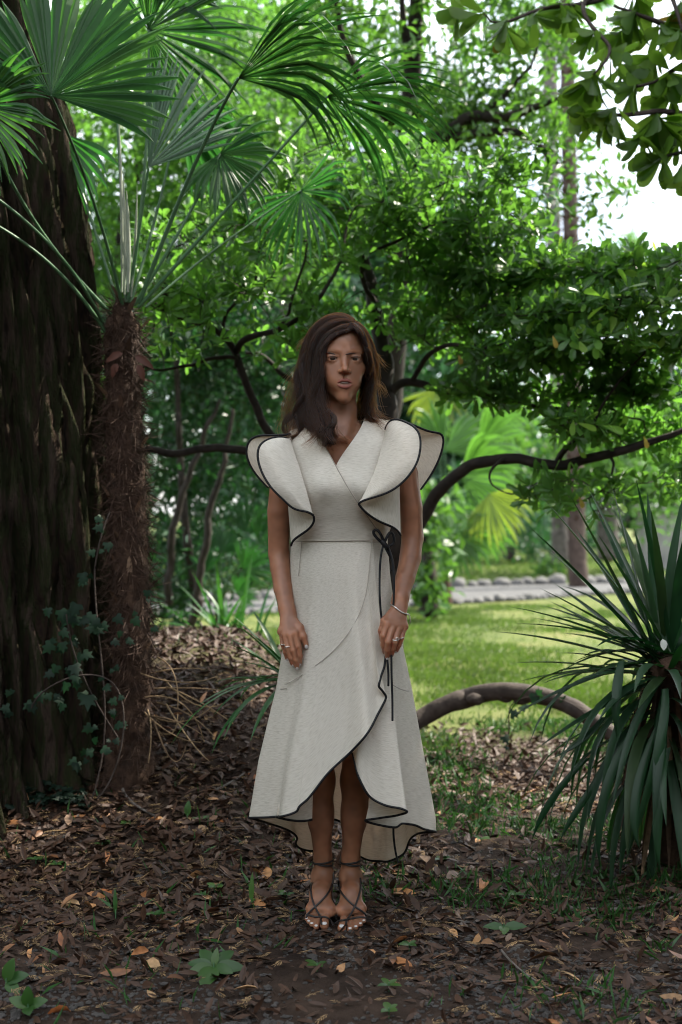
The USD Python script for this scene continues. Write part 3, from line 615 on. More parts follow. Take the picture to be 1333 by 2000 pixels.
bush("garden_tree", "leafy garden tree with fine bright leaves beyond the lawn, right", "tree", [[(1190, 1090, 26, .22), (1185, 980, 26, .2), (1180, 860, 26, .16), (1190, 700, 26, .1)]],
     [(1180, 860, 25, 190, 110, 1.6), (1290, 960, 24, 90, 90, 1.2), (1060, 920, 26, 110, 70, 1.2, 1.0), (1010, 820, 27, 150, 70, 1.2)], "bright_leaf", .17, .085, 1.35, 84, "far_bark", clump=.32, scale=.8)
bush("dark_garden_shrub", "dark rounded shrub at the back of the far lawn, right of the fan palms", "shrub", [[(1000, 1090, 30, .1), (1000, 1000, 30, .06)]],
     [(1010, 1030, 31, 110, 62, 1.5), (900, 1040, 32, 80, 55, 1.2), (1110, 1040, 33, 100, 55, 1.5)], "dark_leaf", .2, .09, 2.2, 85, clump=.3, scale=.7)
bush("young_shrub", "small fresh green shrub on the far lawn by the stone edge", "shrub", [[(1065, 1125, 24.6, .02), (1066, 1105, 24.6, .012)]],
     [(1066, 1112, 24.6, 34, 15, .3), (1070, 1104, 24.6, 20, 14, .25)], "bright_leaf", .13, .07, 2.0, 86, clump=.12, cut=.2)
bush("understory_shrub", "low dark shrub at the back of the left lawn beside the path", "shrub", [[(470, 1130, 19, .05), (470, 1080, 19, .03)]],
     [(480, 1085, 19.5, 90, 50, .8), (380, 1060, 19, 90, 80, .8), (560, 1060, 20, 90, 70, .8)], "dark_leaf", .16, .07, 2.0, 87, clump=.25)
bush("distant_tree", "small hazy tree top far off in the bright sky gap, right", "tree", [[(1232, 1030, 60, .3), (1232, 800, 60, .25), (1232, 500, 60, .12)]],
     [(1232, 480, 60, 24, 26, .8, 2.2), (1250, 520, 60, 30, 20, .8, 2)], "pittosporum_leaf", .3, .16, 2, 88, "far_bark", clump=.4, cut=.2, scale=.5)
bush("tall_tree", "tall leafy tree far behind the woman's head, centre", "tree", [[(620, 1080, 22, .2), (610, 800, 22, .18), (640, 400, 22, .12)], [(575, 1080, 17, .22), (580, 860, 17, .2), (570, 620, 17, .16), (560, 300, 17, .1)]],
     [(600, 560, 22, 330, 250, 2.2), (850, 620, 23, 250, 220, 2.0), (330, 620, 21, 250, 260, 2.0), (620, 250, 22, 330, 220, 2, 1.4), (400, 120, 22, 300, 200, 2, 1.4), (920, 420, 24, 160, 160, 1.5, .9)], "dark_leaf", .22, .10, 1.8, 89, clump=.34, scale=.7)
# ragged woodland closing the view, plus an unseen ring added to cut front skylight
rs = np.random.RandomState(95)
C = []
for k in range(60):
    d = rs.uniform(38, 52); x = rs.uniform(-24, 24)
    h = rs.uniform(4.2, 7.5) + (5.0 if x < 3 else 0)
    v = rdir(rs, 150) * rs.rand(150, 1) ** .4
    C.append(np.array([x, d, h * .5]) + v * [2.6, 1.6, h * .52])
for k in range(46):
    a = rs.uniform(-2.3, 2.3); d = rs.uniform(9, 15)
    h = rs.uniform(6.5, 10.5)
    v = rdir(rs, 130) * rs.rand(130, 1) ** .4
    C.append(np.array([math.sin(a) * d, 1.0 - math.cos(a) * d, h * .5]) + v * [2.2, 2.2, h * .52])
C = np.vstack(C); k = np.repeat(np.arange(len(C)), 9)
P = C[k] + rs.normal(size=(len(k), 3)) * .35; P = P[P[:, 2] > 0]
g = part(None, "far_woodland", leaves(P, rdir(rs, len(P)), rdir(rs, len(P), .8), .5, .26, "flat", .3, .3), "dark_leaf")
tag(g, "far-off mass of dark green woodland closing the view behind the lawns, with unseen trees added behind the viewer", "woodland", None, "stuff")
# ---------------------------------------------------------------- fan palms
def fan_segments(hub, axis, side, R, n, spread, droop, rs, split=0.56, width=1.18, fold=0.35, cup=0.15, drop_at=0.55, edge=0.85):
    """The folded blades of one palm fan. axis: where its middle points; side: to its right; both in the fan's plane."""
    axis = unit(axis); side = unit(side - axis * np.dot(side, axis)); nrm = np.cross(side, axis)
    out = []
    dth = 2 * spread / n
    st = np.array([0.0, 0.12, 0.3, 0.5, 0.66, 0.8, 0.92, 1.0])
    for k in range(n):
        if rs.rand() < .05: continue
        th = -spread + dth * (k + .5) + rs.normal() * .03
        Rk = R * (edge + (1 - edge) * math.cos(th * 0.8)) * rs.uniform(.86, 1.06)
        d0 = axis * math.cos(th) + side * math.sin(th)
        s0 = -axis * math.sin(th) + side * math.cos(th)
        bend = rs.uniform(.3, 1.8) * droop
        p = hub.copy(); rows = []; dcur = unit(d0 + nrm * cup); prev = 0.
        for t in st:
            p = p + dcur * Rk * (t - prev); prev = t
            w = min(t, split) * Rk * dth * 0.56 * width
            if t > split: w *= max(0.03, 1 - ((t - split) / (1 - split)) ** 1.5)
            w = max(w, .0012)
            rows.append([p - s0 * w - nrm * fold * w, p + nrm * fold * w * .9, p + s0 * w - nrm * fold * w])
            if t >= drop_at * .6:
                dcur = unit(dcur + np.array([0, 0, -1.0]) * bend * .22 * (1.6 if t >= drop_at else .5))
        out.append(grid(np.array(rows)))
    return out
def screen_dir(ax, away=0.0):
    return unit(np.array([ax[0], away, -ax[1]]))
def petiole_mesh(pts, r0, r1, n=22):
    p = spline(np.asarray(pts), n)
    return tube(p, np.linspace(r0, r1, n), 6)

# ---- the slender fan palm beside the conifer
rs = np.random.RandomState(101)
palm = thing("fan_palm", "slender fan palm with a shaggy brown fibrous trunk and long stalked fans, left", "palm")
PX, PD = 247, 5.0
crown = at(245, 586, PD)
zb = float(gz(at(250, 1500, PD)[0], PD)) - .05
zt = np.linspace(zb, crown[2], 150); th = np.linspace(0, 2 * np.pi, 64, endpoint=False)
ZZ, TH = np.meshgrid(zt, th, indexing="ij")
u = (ZZ - zb) / (zt[-1] - zb)
rad = np.interp(u, [0, .1, .3, .75, .95, 1], [.100, .080, .070, .066, .062, .022])
rr = rad * (1 + .30 * (meshkit.fbm(np.stack([np.cos(TH) * 2.2, np.sin(TH) * 2.2, ZZ * 6], -1), 3, 6) - .5) + .12 * (((ZZ * 11 + TH * .5) % 1.0) - .5))
cxp = at(250, 1500, PD)[0] + (crown[0] - at(250, 1500, PD)[0]) * u + .015 * np.sin(u * 5)
part(palm, "trunk", grid(np.stack([cxp + rr * np.cos(TH), PD + rr * np.sin(TH), ZZ], -1), True), "palm_bark", True)
def trunk_point(z, a, out=0.0):
    uu = (z - zb) / (zt[-1] - zb)
    r = np.interp(uu, [0, .1, .3, .75, .95, 1], [.100, .080, .070, .066, .062, .022]) + out
    x = at(250, 1500, PD)[0] + (crown[0] - at(250, 1500, PD)[0]) * uu + .015 * np.sin(uu * 5)
    return np.stack([x + r * np.cos(a), PD + r * np.sin(a), z], -1)
# shaggy fibres: thin curling strips all over the trunk
n = 7000
z = zb + (zt[-1] - zb) * rs.rand(n) ** .9; a = rs.uniform(0, 6.28, n)
P0 = trunk_point(z, a, -.004)
rad_d = np.stack([np.cos(a), np.sin(a), 0 * a], -1); tan_d = np.stack([-np.sin(a), np.cos(a), 0 * a], -1)
D = unit(rad_d * rs.uniform(.06, .5, n)[:, None] + tan_d * rs.normal(size=n)[:, None] * .55 + np.array([0, 0, 1.0]) * rs.normal(-.5, .8, n)[:, None])
f = part(palm, "fibres", leaves(P0, D, rad_d + .3 * rs.normal(size=(n, 3)), rs.uniform(.03, .12, n), rs.uniform(.0018, .0045, n), "lance", .3, rs.uniform(-.3, .7, n)), "fibre"); f.SetCustomDataByKey("kind", "stuff")
for k in range(60):        # stubs of old leaf bases
    z1 = zb + .1 + (zt[-1] - zb - .1) * (k + rs.rand()) / 60; a1 = k * 2.4 + rs.normal() * .3
    b = trunk_point(z1, a1, -.012); o = np.array([math.cos(a1), math.sin(a1), 0])
    l = rs.uniform(.05, .11); w = rs.uniform(.014, .028)
    v, fc = leaves(b[None], unit(o * rs.uniform(.25, .8) + [0, 0, 1.0])[None], o[None], l, w, "strap", -.5, -.1)
    v2 = v - o * .006
    part(palm, "leaf_base", join([(v, fc), (v2, fc[:, ::-1])]), "fibre_one", True)
for px, py, dx, dy, l in ((232, 700, -1, .35, .09), (256, 706, 1, .5, .10), (262, 722, .4, 1, .08), (222, 720, -.5, 1, .07)):   # torn rusty sheath
    part(palm, "sheath", leaves(at(px + 8, py - 10, PD - .09)[None], screen_dir((dx, dy), -.3)[None], np.array([[0, -1, .3]]), l * .8, .03, "lance", .6, .5), "leaf_rust", True)
def frond(hubpx, d, axis, side, R, n, spread, droop, mat, petiole_from=(245, 600), mid=None, single=True, pet="petiole", away=0.0, sway=0.0, pr=.0075, label=None, **kw):
    hub = at(*hubpx, d)
    ax = screen_dir(axis, away); sd = screen_dir(side, sway)
    pts = [at(*petiole_from, PD - .02)]
    if mid: pts.append(at(*mid))
    pts.append(hub)
    fr = part(palm, "frond", petiole_mesh(pts, pr, pr * .62), pet, True, label)
    segs = fan_segments(hub, ax, sd, R * d / FPX, n, spread, droop, rs, **kw)
    if single:
        for s in segs: part(fr, "leaflet", s, mat + "_one", False)
    else:
        part(fr, "blade", join(segs), mat, False)
    return fr
frond((100, 186), 4.35, (.35, -1), (1, .30), 275, 40, 1.75, .25, "palm_leaf", (240, 600), (185, 400, 4.7), away=.35, sway=-.1, cup=.12, split=.72, width=1.25)
frond((290, 58), 5.15, (.8, -.35), (.4, 1), 240, 40, 1.9, .5, "palm_leaf", (250, 590), (285, 300, 5.1), away=.15, sway=.35, split=.52, width=1.0)
frond((290, 326), 4.9, (.62, -1), (1, .3), 235, 24, .62, .1, "palm_underside", (252, 590), (272, 450, 4.95), away=.2, sway=.6, cup=-.1, split=.7, label="pale underside of a fan turned away")
frond((430, 300), 5.1, (.4, .35), (-.5, 1), 150, 28, 1.8, 1.3, "palm_leaf", (262, 596), (340, 470, 5.0), away=.1, sway=-.4)
frond((640, 188), 4.9, (1, -.22), (.10, .42), 285, 32, 1.15, .95, "palm_leaf", (270, 600), (450, 400, 4.95), away=.2, sway=1.0, pr=.008, drop_at=.4, width=.9)
frond((466, 152), 4.5, (1, -.66), (.25, .45), 300, 34, .80, .9, "palm_leaf", (272, 592), (390, 300, 4.75), away=.2, sway=.8, split=.6, pr=.009, drop_at=.5)
frond((-40, 205), 4.4, (1, .25), (-.2, 1), 185, 24, 1.1, .55, "palm_leaf", (225, 620), (60, 420, 4.7), away=-.2, sway=.3)
frond((588, 372), 5.4, (.25, .8), (-1, .2), 172, 24, 1.95, 1.1, "palm_leaf", (285, 600), (430, 480, 5.2), away=-.15, sway=.6, single=False, pr=.005, width=.78, split=.45)
frond((-70, 345), 4.4, (-.8, -.1), (.1, -1), 180, 24, 1.6, .5, "palm_leaf", (205, 640), (90, 470, 4.6), single=False)
frond((-80, 405), 4.6, (-1, .3), (.3, 1), 180, 24, 1.6, .5, "palm_leaf", (210, 655), (80, 500, 4.75), single=False)
frond((215, -40), 5.2, (.2, -1), (1, .2), 270, 30, 1.9, .4, "palm_leaf", (246, 590), (232, 280, 5.15), away=.5, sway=.1, single=False)
frond((120, 260), 5.3, (-.3, .9), (-1, -.3), 190, 22, 1.6, .9, "palm_leaf", (232, 600), (175, 420, 5.2), away=.2, sway=.4, single=False)
frond((350, 215), 5.4, (.7, .5), (-.4, .4), 200, 20, 1.2, 1.1, "palm_leaf", (255, 590), (310, 400, 5.2), away=.3, sway=.8, single=False)
for (x0, y0, x1, y1, d, w) in ((238, 570, 232, 222, 4.92, 7), (250, 570, 247, 372, 4.88, 11), (243, 575, 240, 330, 4.95, 8), (256, 580, 268, 360, 4.97, 6)):   # unopened spears
    a, b = at(x0, y0, d), at(x1, y1, d)
    p = spline([a, (a + b) / 2 + [.004, 0, 0], b], 14)
    part(palm, "spear_leaf", tube(p, np.interp(np.linspace(0, 1, 14), [0, .3, .7, 1], [.5, 1, .8, .1]) * w * d / FPX * .5, 5), "petiole_pale", True)
for k in range(15):   # dead stalks curling out at the foot of the palm
    b = at(rs.uniform(255, 330), rs.uniform(1270, 1440), 4.9 + rs.rand() * .2)
    e = b + np.array([rs.uniform(.05, .32), rs.uniform(-.25, .05), rs.uniform(-.22, .06)])
    m = (b + e) / 2 + np.array([.03, -.03, rs.uniform(-.1, .08)])
    part(palm, "dead_stalk", tube(spline([b, m, e], 12), np.linspace(.0035, .0015, 12), 5), "straw_one", True)

# ---- low fan palms further back
def low_palm(label, base, hubs, mat, seed, n=26, stem_r=.1):
    rs = np.random.RandomState(seed)
    t = thing("low_fan_palm", label, "palm")
    b = at(*base)
    b[2] = float(gz(b[0], b[1]))
    top = b + [0, 0, .35]
    part(t, "trunk", tube(spline([b - [0, 0, .05], (b + top) / 2, top], 10), np.linspace(stem_r * 1.1, stem_r * .8, 10) * (1 + .1 * rs.rand(10)), 12), "palm_bark", True)
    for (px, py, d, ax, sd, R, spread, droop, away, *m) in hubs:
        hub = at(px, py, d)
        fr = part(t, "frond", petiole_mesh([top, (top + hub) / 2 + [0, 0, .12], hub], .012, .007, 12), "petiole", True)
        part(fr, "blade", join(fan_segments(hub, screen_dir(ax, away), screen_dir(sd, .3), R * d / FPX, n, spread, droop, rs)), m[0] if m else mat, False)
    return t
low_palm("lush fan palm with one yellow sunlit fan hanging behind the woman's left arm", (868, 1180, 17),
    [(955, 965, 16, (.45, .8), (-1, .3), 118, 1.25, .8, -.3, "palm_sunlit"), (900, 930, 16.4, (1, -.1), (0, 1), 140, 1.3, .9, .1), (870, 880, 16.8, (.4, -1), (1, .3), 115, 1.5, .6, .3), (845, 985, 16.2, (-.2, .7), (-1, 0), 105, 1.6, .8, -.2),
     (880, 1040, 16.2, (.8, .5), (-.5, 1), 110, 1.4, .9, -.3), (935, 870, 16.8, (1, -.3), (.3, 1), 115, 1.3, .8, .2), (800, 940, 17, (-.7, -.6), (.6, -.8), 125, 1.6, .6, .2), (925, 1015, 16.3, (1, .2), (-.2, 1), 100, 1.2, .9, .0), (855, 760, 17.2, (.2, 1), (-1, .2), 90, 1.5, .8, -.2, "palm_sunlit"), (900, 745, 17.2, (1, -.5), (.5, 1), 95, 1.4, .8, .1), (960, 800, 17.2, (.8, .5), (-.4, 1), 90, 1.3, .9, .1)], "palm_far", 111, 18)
low_palm("low fan palm with rounded green fans left of the woman's elbow", (425, 1190, 10.5),
    [(432, 1078, 10.2, (0, -1), (1, 0), 56, 1.5, .1, .4), (475, 1115, 10, (.8, -.6), (.5, 1), 70, 1.3, .3, .2), (462, 1160, 9.8, (.9, -.5), (.4, 1), 48, 1.4, .3, .1), (400, 1120, 10, (-.6, -.8), (1, -.6), 60, 1.4, .3, .3), (505, 1060, 10.4, (.7, -.7), (.7, .7), 75, 1.2, .3, .3), (480, 1040, 10.6, (.2, -1), (1, .2), 70, 1.3, .3, .3)], "palm_leaf", 112, 24, .06)
low_palm("pale feathery fan palm at the back of the far lawn", (640, 1090, 27), [(950, 1050, 29, (1, -.3), (.3, 1), 60, 1.6, .7, .2), (920, 1000, 29, (-.3, -1), (1, 0), 60, 1.6, .5, .2)], "palm_far", 113)

# ---- tall palms beyond the path
def tall_palm(label, pts, mat, seed):
    rs = np.random.RandomState(seed)
    t = thing("tall_palm", label, "palm")
    s = spline(pix(pts), 70)
    r = s[:, 3] * (1 + .16 * ((np.arange(70) * .37) % 1) - .08)
    part(t, "trunk", tube(s[:, :3], r, 14), mat, True)
    top = s[-1, :3]
    for k in range(16):
        a = rs.uniform(0, 6.28); e = rs.uniform(-.7, .9)
        d = np.array([math.cos(a) * math.cos(e), math.sin(a) * math.cos(e), math.sin(e)])
        hub = top + d * rs.uniform(.7, 1.1)
        fr = part(t, "frond", petiole_mesh([top, top + d * .5 + [0, 0, .1], hub], .02, .012, 6), "petiole", True)
        part(fr, "blade", join(fan_segments(hub, d + [0, 0, -.3], np.cross(d, [0, 0, 1.]), .8, 18, 1.6, .6, rs)), "palm_far", False)
    k = 420   # skirt of old leaf stubs on the trunk
    i = rs.randint(8, 69, k); a = rs.uniform(0, 6.28, k); o = np.stack([np.cos(a), np.sin(a), 0 * a], -1)
    g = part(t, "leaf_stubs", leaves(s[i, :3] + o * r[i][:, None] * .92, unit(o * .5 + [0, 0, 1.]), o, .12, .08, "flat", .2, -.2), "fibre"); g.SetCustomDataByKey("kind", "stuff")
    return t
tall_palm("tall palm with a brown ringed trunk rising from the near side of the path stones", [(1131, 1148, 21, 0.167), (1126, 1000, 21, 0.136), (1122, 800, 21, 0.132), (1116, 480, 21.2, 0.123), (1112, 280, 21.3, 0.123), (1106, 0, 21.5, 0.114), (1100, -160, 21.5, 0.106)], "far_bark_brown", 121)
tall_palm("tall palm with a pale grey trunk standing behind the brown one on the far lawn", [(1097, 1112, 27.5, .21), (1094, 1000, 27.5, .17), (1090, 800, 27.6, .165), (1083, 480, 27.8, .16), (1078, 330, 28, .16), (1072, 0, 28, .15), (1068, -60, 28, .13)], "far_bark", 122)
# ---------------------------------------------------------------- yuccas, ivy, seedlings, sticks
def strap_leaf(b, d, L, w, droop, rs, n=9, twist=0.0, fold=.35, kink=None):
    """One sword leaf as a folded strip of nine stations."""
    d = unit(d); p = np.array(b, float); rows = []; st = np.linspace(0, 1, n)
    s = unit(np.cross(d, [0, 0, 1.0]) + .001)
    for k, t in enumerate(st):
        nrm = unit(np.cross(s, d))
        ww = w * np.interp(t, [0, .08, .35, .6, .85, 1], [.75, .6, 1, .95, .5, .03]) / 2
        rows.append([p - s * ww + nrm * fold * ww, p, p + s * ww + nrm * fold * ww])
        dn = -droop * (.25 + 1.4 * t) / n
        if kink is not None and t > kink: dn -= 3.2 / n
        d = unit(d + np.array([0, 0, 1.0]) * dn + s * twist / n)
        s = unit(s - d * np.dot(s, d))
        p = p + d * L / (n - 1)
    return grid(np.array(rows))
rs = np.random.RandomState(131)
yu = thing("yucca", "large dark yucca with sword leaves arching over a skirt of hanging ones, right", "yucca")
yc = at(1300, 1300, 4.4)
yb = np.array([yc[0] + .01, 4.42, float(gz(yc[0], 4.42))])
stem = spline([yb - [0, 0, .05], (yb + yc) / 2 + [.02, 0, 0], yc + [0, 0, .03]], 24)
part(yu, "stem", tube(stem, .055 * (1 + .25 * np.random.RandomState(3).rand(24)), 16), "palm_bark", True)
# leaves read off the photograph: tip px, length scale, depth of tip relative to the stem
tips = [(1052, 975, .10), (1105, 978, -.05), (1048, 1042, -.20), (1150, 960, .2), (1200, 955, .05), (1240, 950, -.1), (1265, 975, .2), (1300, 960, .1), (1330, 1000, -.1), (1380, 1000, .1), (1420, 1040, 0), (1290, 1010, -.2),
        (1095, 1148, .25), (1060, 1160, -.05), (1078, 1182, .18), (1000, 1206, -.12), (1045, 1222, .1), (975, 1255, .05), (1028, 1243, -.28), (1085, 1290, -.15), (1012, 1316, -.2), (1020, 1352, .15), (1130, 1350, -.35), (1010, 1412, -.15), (1082, 1478, -.2), (1110, 1250, .3), (1070, 1200, .35), (1110, 1110, .4),
        (1440, 1180, .1), (1460, 1250, -.1), (1470, 1330, .1), (1430, 1120, .2), (1450, 1400, -.1), (1380, 1080, .3), (1350, 960, .3), (1180, 1010, .35), (1220, 1000, .4), (1075, 1080, .2), (1140, 1045, .3), (1165, 1050, -.05), (1255, 1040, .1)]
for i, (tx, ty, dd) in enumerate(tips):
    tip = at(tx, ty, 4.4 + dd)
    a = i * 2.4
    b = yc + np.array([math.cos(a) * .03, math.sin(a) * .03, rs.uniform(-.05, .04)])
    v = tip - b; L = np.linalg.norm(v) * 1.04
    dr = .28 if v[2] < .15 else .12
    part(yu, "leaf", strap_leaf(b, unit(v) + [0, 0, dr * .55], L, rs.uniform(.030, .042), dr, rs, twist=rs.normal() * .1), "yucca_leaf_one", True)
for i in range(84):   # the lower leaves bend over and hang
    a = i * 2.39996 + rs.normal() * .1
    low = (i / 84)
    b = yc + np.array([math.cos(a) * .045, math.sin(a) * .045, -.02 - low * .30])
    e = rs.uniform(-.15, .45) - low * .9
    d = np.array([math.cos(a) * math.cos(e), math.sin(a) * math.cos(e), math.sin(e)])
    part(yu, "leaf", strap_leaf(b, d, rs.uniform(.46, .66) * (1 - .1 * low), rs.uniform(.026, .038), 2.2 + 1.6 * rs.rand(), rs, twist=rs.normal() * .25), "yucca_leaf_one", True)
for i in range(34):   # short inner leaves round the crown
    a = i * 2.39996; e = rs.uniform(-.1, .75)
    d = np.array([math.cos(a) * math.cos(e), math.sin(a) * math.cos(e), math.sin(e)])
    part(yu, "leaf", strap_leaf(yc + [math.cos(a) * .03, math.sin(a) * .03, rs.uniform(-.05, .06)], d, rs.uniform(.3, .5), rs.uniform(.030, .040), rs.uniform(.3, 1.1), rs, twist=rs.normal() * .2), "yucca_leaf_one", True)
for (x0, y0, xm, ym, x1, y1, dz) in ((1215, 1290, 1205, 1360, 1205, 1440, -.3), (1300, 1345, 1292, 1440, 1220, 1690, -.32), (1240, 1420, 1180, 1560, 1172, 1695, -.3), (1285, 1420, 1240, 1590, 1250, 1660, -.36), (1215, 1460, 1130, 1580, 1095, 1640, -.2), (1180, 1400, 1120, 1460, 1080, 1480, -.25), (1305, 1460, 1285, 1600, 1290, 1700, -.34), (1150, 1480, 1080, 1560, 1040, 1640, -.1)):
    p = spline([at(x0, y0, 4.4 + dz * .6), at(xm, ym, 4.4 + dz * .95), at(x1, y1, 4.4 + dz)], 10)
    s = np.array([1.0, 0.1, .15]); rows = []
    for k, q in enumerate(p):
        w = .017 * np.interp(k / 9, [0, .3, .7, 1], [.6, 1, .85, .03])
        rows.append([q - s * w, q - np.array([0, .007, 0]), q + s * w])
    part(yu, "leaf", grid(np.array(rows)), "yucca_leaf_one", True)
for i in range(70):   # dead leaves hugging the stem
    a = rs.uniform(0, 6.28); z = rs.uniform(.25, .72)
    b = np.array([yb[0] + math.cos(a) * .06, yb[1] + math.sin(a) * .06, yb[2] + z])
    d = np.array([math.cos(a) * .35, math.sin(a) * .35, -1 + rs.rand() * .3])
    part(yu, "dead_leaf", strap_leaf(b, d, rs.uniform(.2, .42), .018, .6, rs, 6), "fibre_one", True)
p = part(None, "caught_petal", leaves(at(1295, 1248, 4.1)[None], np.array([[.1, -.2, -1]]), np.array([[.3, -1, .2]]), .036, .026, "oval", .3, .1), "pale_petal_one", True)
tag(p, "single pale petal caught among the upright leaves of the yucca", "petal")

rs = np.random.RandomState(141)
sm = thing("strap_leaf_plant", "arching strap leaved plant half hidden behind the left side of the dress", "plant")
sc = at(575, 1325, 4.75)
sb = np.array([sc[0], 4.75, float(gz(sc[0], 4.75))])
part(sm, "stem", tube(spline([sb - [0, 0, .04], (sb + sc) / 2, sc], 10), .022, 8), "palm_bark", True)
for i, (tx, ty, dd, dr) in enumerate(((535, 1165, -.05, .1), (462, 1213, .05, .25), (440, 1216, -.1, .3), (455, 1240, .1, .2), (448, 1262, -.15, .3), (500, 1250, -.1, .2), (470, 1300, .0, .4), (430, 1340, -.1, .6), (412, 1408, -.12, .7), (440, 1372, .1, .6), (478, 1505, -.2, 1.5), (462, 1450, -.15, 1.3), (495, 1520, -.1, 1.5), (520, 1500, -.2, 1.4), (470, 1545, -.05, 1.6), (510, 1200, .2, .2), (640, 1200, .1, .2), (690, 1300, .1, .5), (500, 1420, .1, 1.3))):
    tip = at(tx, ty, 4.75 + dd); v = tip - sc
    part(sm, "leaf", strap_leaf(sc + rs.normal(size=3) * .012, unit(v) + [0, 0, dr * .55], np.linalg.norm(v) * (1.03 + .08 * dr), .024, dr, rs, twist=rs.normal() * .1), "strap_green_one", True)
rs = np.random.RandomState(145)
fp = thing("grassy_clump", "upright clump of narrow green leaves between the palm and the path", "plant")
for i in range(26):
    b = at(445, 1255, 8.2) + rs.normal(size=3) * [.08, .05, .01]; b[2] = float(gz(b[0], b[1]))
    part(fp, "leaf", strap_leaf(b, np.array([rs.normal() * .55, rs.normal() * .3, 1]), rs.uniform(.3, .6), .03, .5 + rs.rand(), rs), "strap_green_one", True)

# ---- the arched limb lying on the lawn
rs = np.random.RandomState(151)
arch = thing("arched_limb", "bare brown limb arching low over the lawn between the dress and the yucca", "limb")
a, nd = limb_mesh([(690, 1490, 6.3, 0.0462), (760, 1450, 6.3, 0.0462), (815, 1408, 6.3, 0.0454), (870, 1378, 6.3, 0.0445), (930, 1358, 6.28, 0.0437), (990, 1351, 6.25, 0.0420), (1050, 1357, 6.2, 0.0412), (1110, 1377, 6.1, 0.0403), (1165, 1412, 6.0, 0.0395), (1230, 1462, 5.9, 0.0370), (1290, 1530, 5.8, 0.0336)], rs, 90, 16, wob=.07)
part(arch, "limb", a, "bark_limb", True)
for px, py, l in ((930, 1352, .05), (985, 1345, .04), (1020, 1350, .03)):
    part(arch, "knot", rock(np.array([.045, .04, .03]), rs)[0] * 1.0 + at(px, py + 12, 6.22) if False else (rock(np.array([.045, .04, .03]), rs)[0] + at(px, py + 14, 6.24), ico.faces), "bark_limb", True)
vine = thing("ivy_sprig", "thin ivy sprig with a few leaves climbing over the arched limb", "ivy")
part(vine, "stem", tube(spline([on_ground(985, 1512), at(990, 1460, 6.15), at(995, 1420, 6.13), at(998, 1380, 6.13), at(1030, 1362, 6.12), at(1100, 1368, 6.0), at(1150, 1400, 5.95)], 30), .003, 5), "bark_limb", True)
def ivy_leaf(c, d, n, s):
    """A five-lobed leaf of ten triangles."""
    d = unit(d); sd = unit(np.cross(d, n)); n = np.cross(sd, d)
    o = np.array([(0, 0), (.35, -.12), (.55, .15), (.30, .32), (.48, .62), (.18, .62), (0, 1.05), (-.18, .62), (-.48, .62), (-.30, .32), (-.55, .15), (-.35, -.12)]) * s
    v = np.array([c + sd * x + d * y - n * (.5 * x * x / s + .15 * y * y / s) for x, y in o] + [c + d * .35 * s + n * .02 * s])
    return v, np.array([[12, k, (k + 1) % 12] for k in range(12)])
for px, py, s in ((998, 1395, .05), (1022, 1378, .055), (1038, 1366, .06), (1050, 1358, .055), (1148, 1400, .06), (1160, 1395, .05), (985, 1438, .045), (990, 1458, .03), (1100, 1362, .04)):
    part(vine, "leaf", ivy_leaf(at(px, py, 6.1), rs.normal(size=3) + [0, -.3, -.5], np.array([rs.normal() * .3, -1, .5]), s), "ivy_leaf_one", True)
# ---- ivy on the conifer and on the ground at its foot
iv = thing("climbing_ivy", "dark ivy and brambles climbing between the conifer and the fan palm", "ivy")
for st in ([(180, 1560, 4.75), (205, 1400, 4.78), (195, 1260, 4.8), (185, 1110, 4.85)], [(190, 1560, 4.7), (240, 1440, 4.75), (215, 1330, 4.75), (120, 1330, 4.7), (60, 1390, 4.7)], [(230, 1440, 4.8), (150, 1290, 4.75), (130, 1200, 4.72)], [(185, 1110, 4.85), (200, 1040, 4.85), (215, 1000, 4.88)]):
    part(iv, "stem", tube(spline(pix(st), 26), .003, 5), "bark_limb", True)
spots = [(92, 1190, .075), (118, 1192, .085), (134, 1205, .09), (150, 1180, .085), (170, 1208, .09), (195, 1215, .085), (228, 1205, .07), (120, 1222, .08), (190, 1226, .07), (100, 1258, .075), (125, 1262, .08), (142, 1250, .06), (110, 1300, .075), (135, 1305, .085), (160, 1280, .07), (150, 1330, .09), (162, 1352, .10), (130, 1340, .07), (75, 1355, .075), (60, 1375, .08), (100, 1360, .08), (125, 1372, .07),
         (205, 1340, .06), (232, 1362, .06), (215, 1310, .05), (225, 1390, .05), (178, 1420, .06), (238, 1410, .07), (182, 1450, .06), (200, 1462, .06), (165, 1475, .06), (215, 1445, .05), (150, 1490, .06), (230, 1240, .05), (200, 1030, .06), (210, 1060, .06), (185, 1080, .05), (190, 1008, .05), (160, 1120, .07), (165, 1128, .06), (250, 1250, .05), (265, 1195, .06), (300, 1225, .05), (290, 1170, .05), (18, 1350, .05), (20, 1390, .06)]
for px, py, s in spots:
    for q in range(2):
        part(iv, "leaf", ivy_leaf(at(px + rs.normal() * 7 * q, py + rs.normal() * 7 * q, 4.68 + rs.rand() * .1), np.array([rs.normal() * .8, -.2, -.4 + rs.normal() * .4]), np.array([rs.normal() * .4, -1, .5]), s * rs.uniform(.36, .66)), "ivy_leaf_one", True)
gi = thing("ground_ivy", "mat of small dark ivy leaves on the ground left of the conifer's foot", "ivy")
out = []
for k in range(520):
    g0 = on_ground(*((rs.rand() ** 1.4) * 175 - 10, 1462 + rs.rand() * 130)) + [0, 0, rs.uniform(.01, .06)]
    out.append(ivy_leaf(g0, rs.normal(size=3) * [1, 1, .2], np.array([rs.normal() * .3, rs.normal() * .3 - .5, 1]), rs.uniform(.022, .042)))
g = part(gi, "leaves", join(out), "ivy_leaf"); g.SetCustomDataByKey("kind", "stuff")
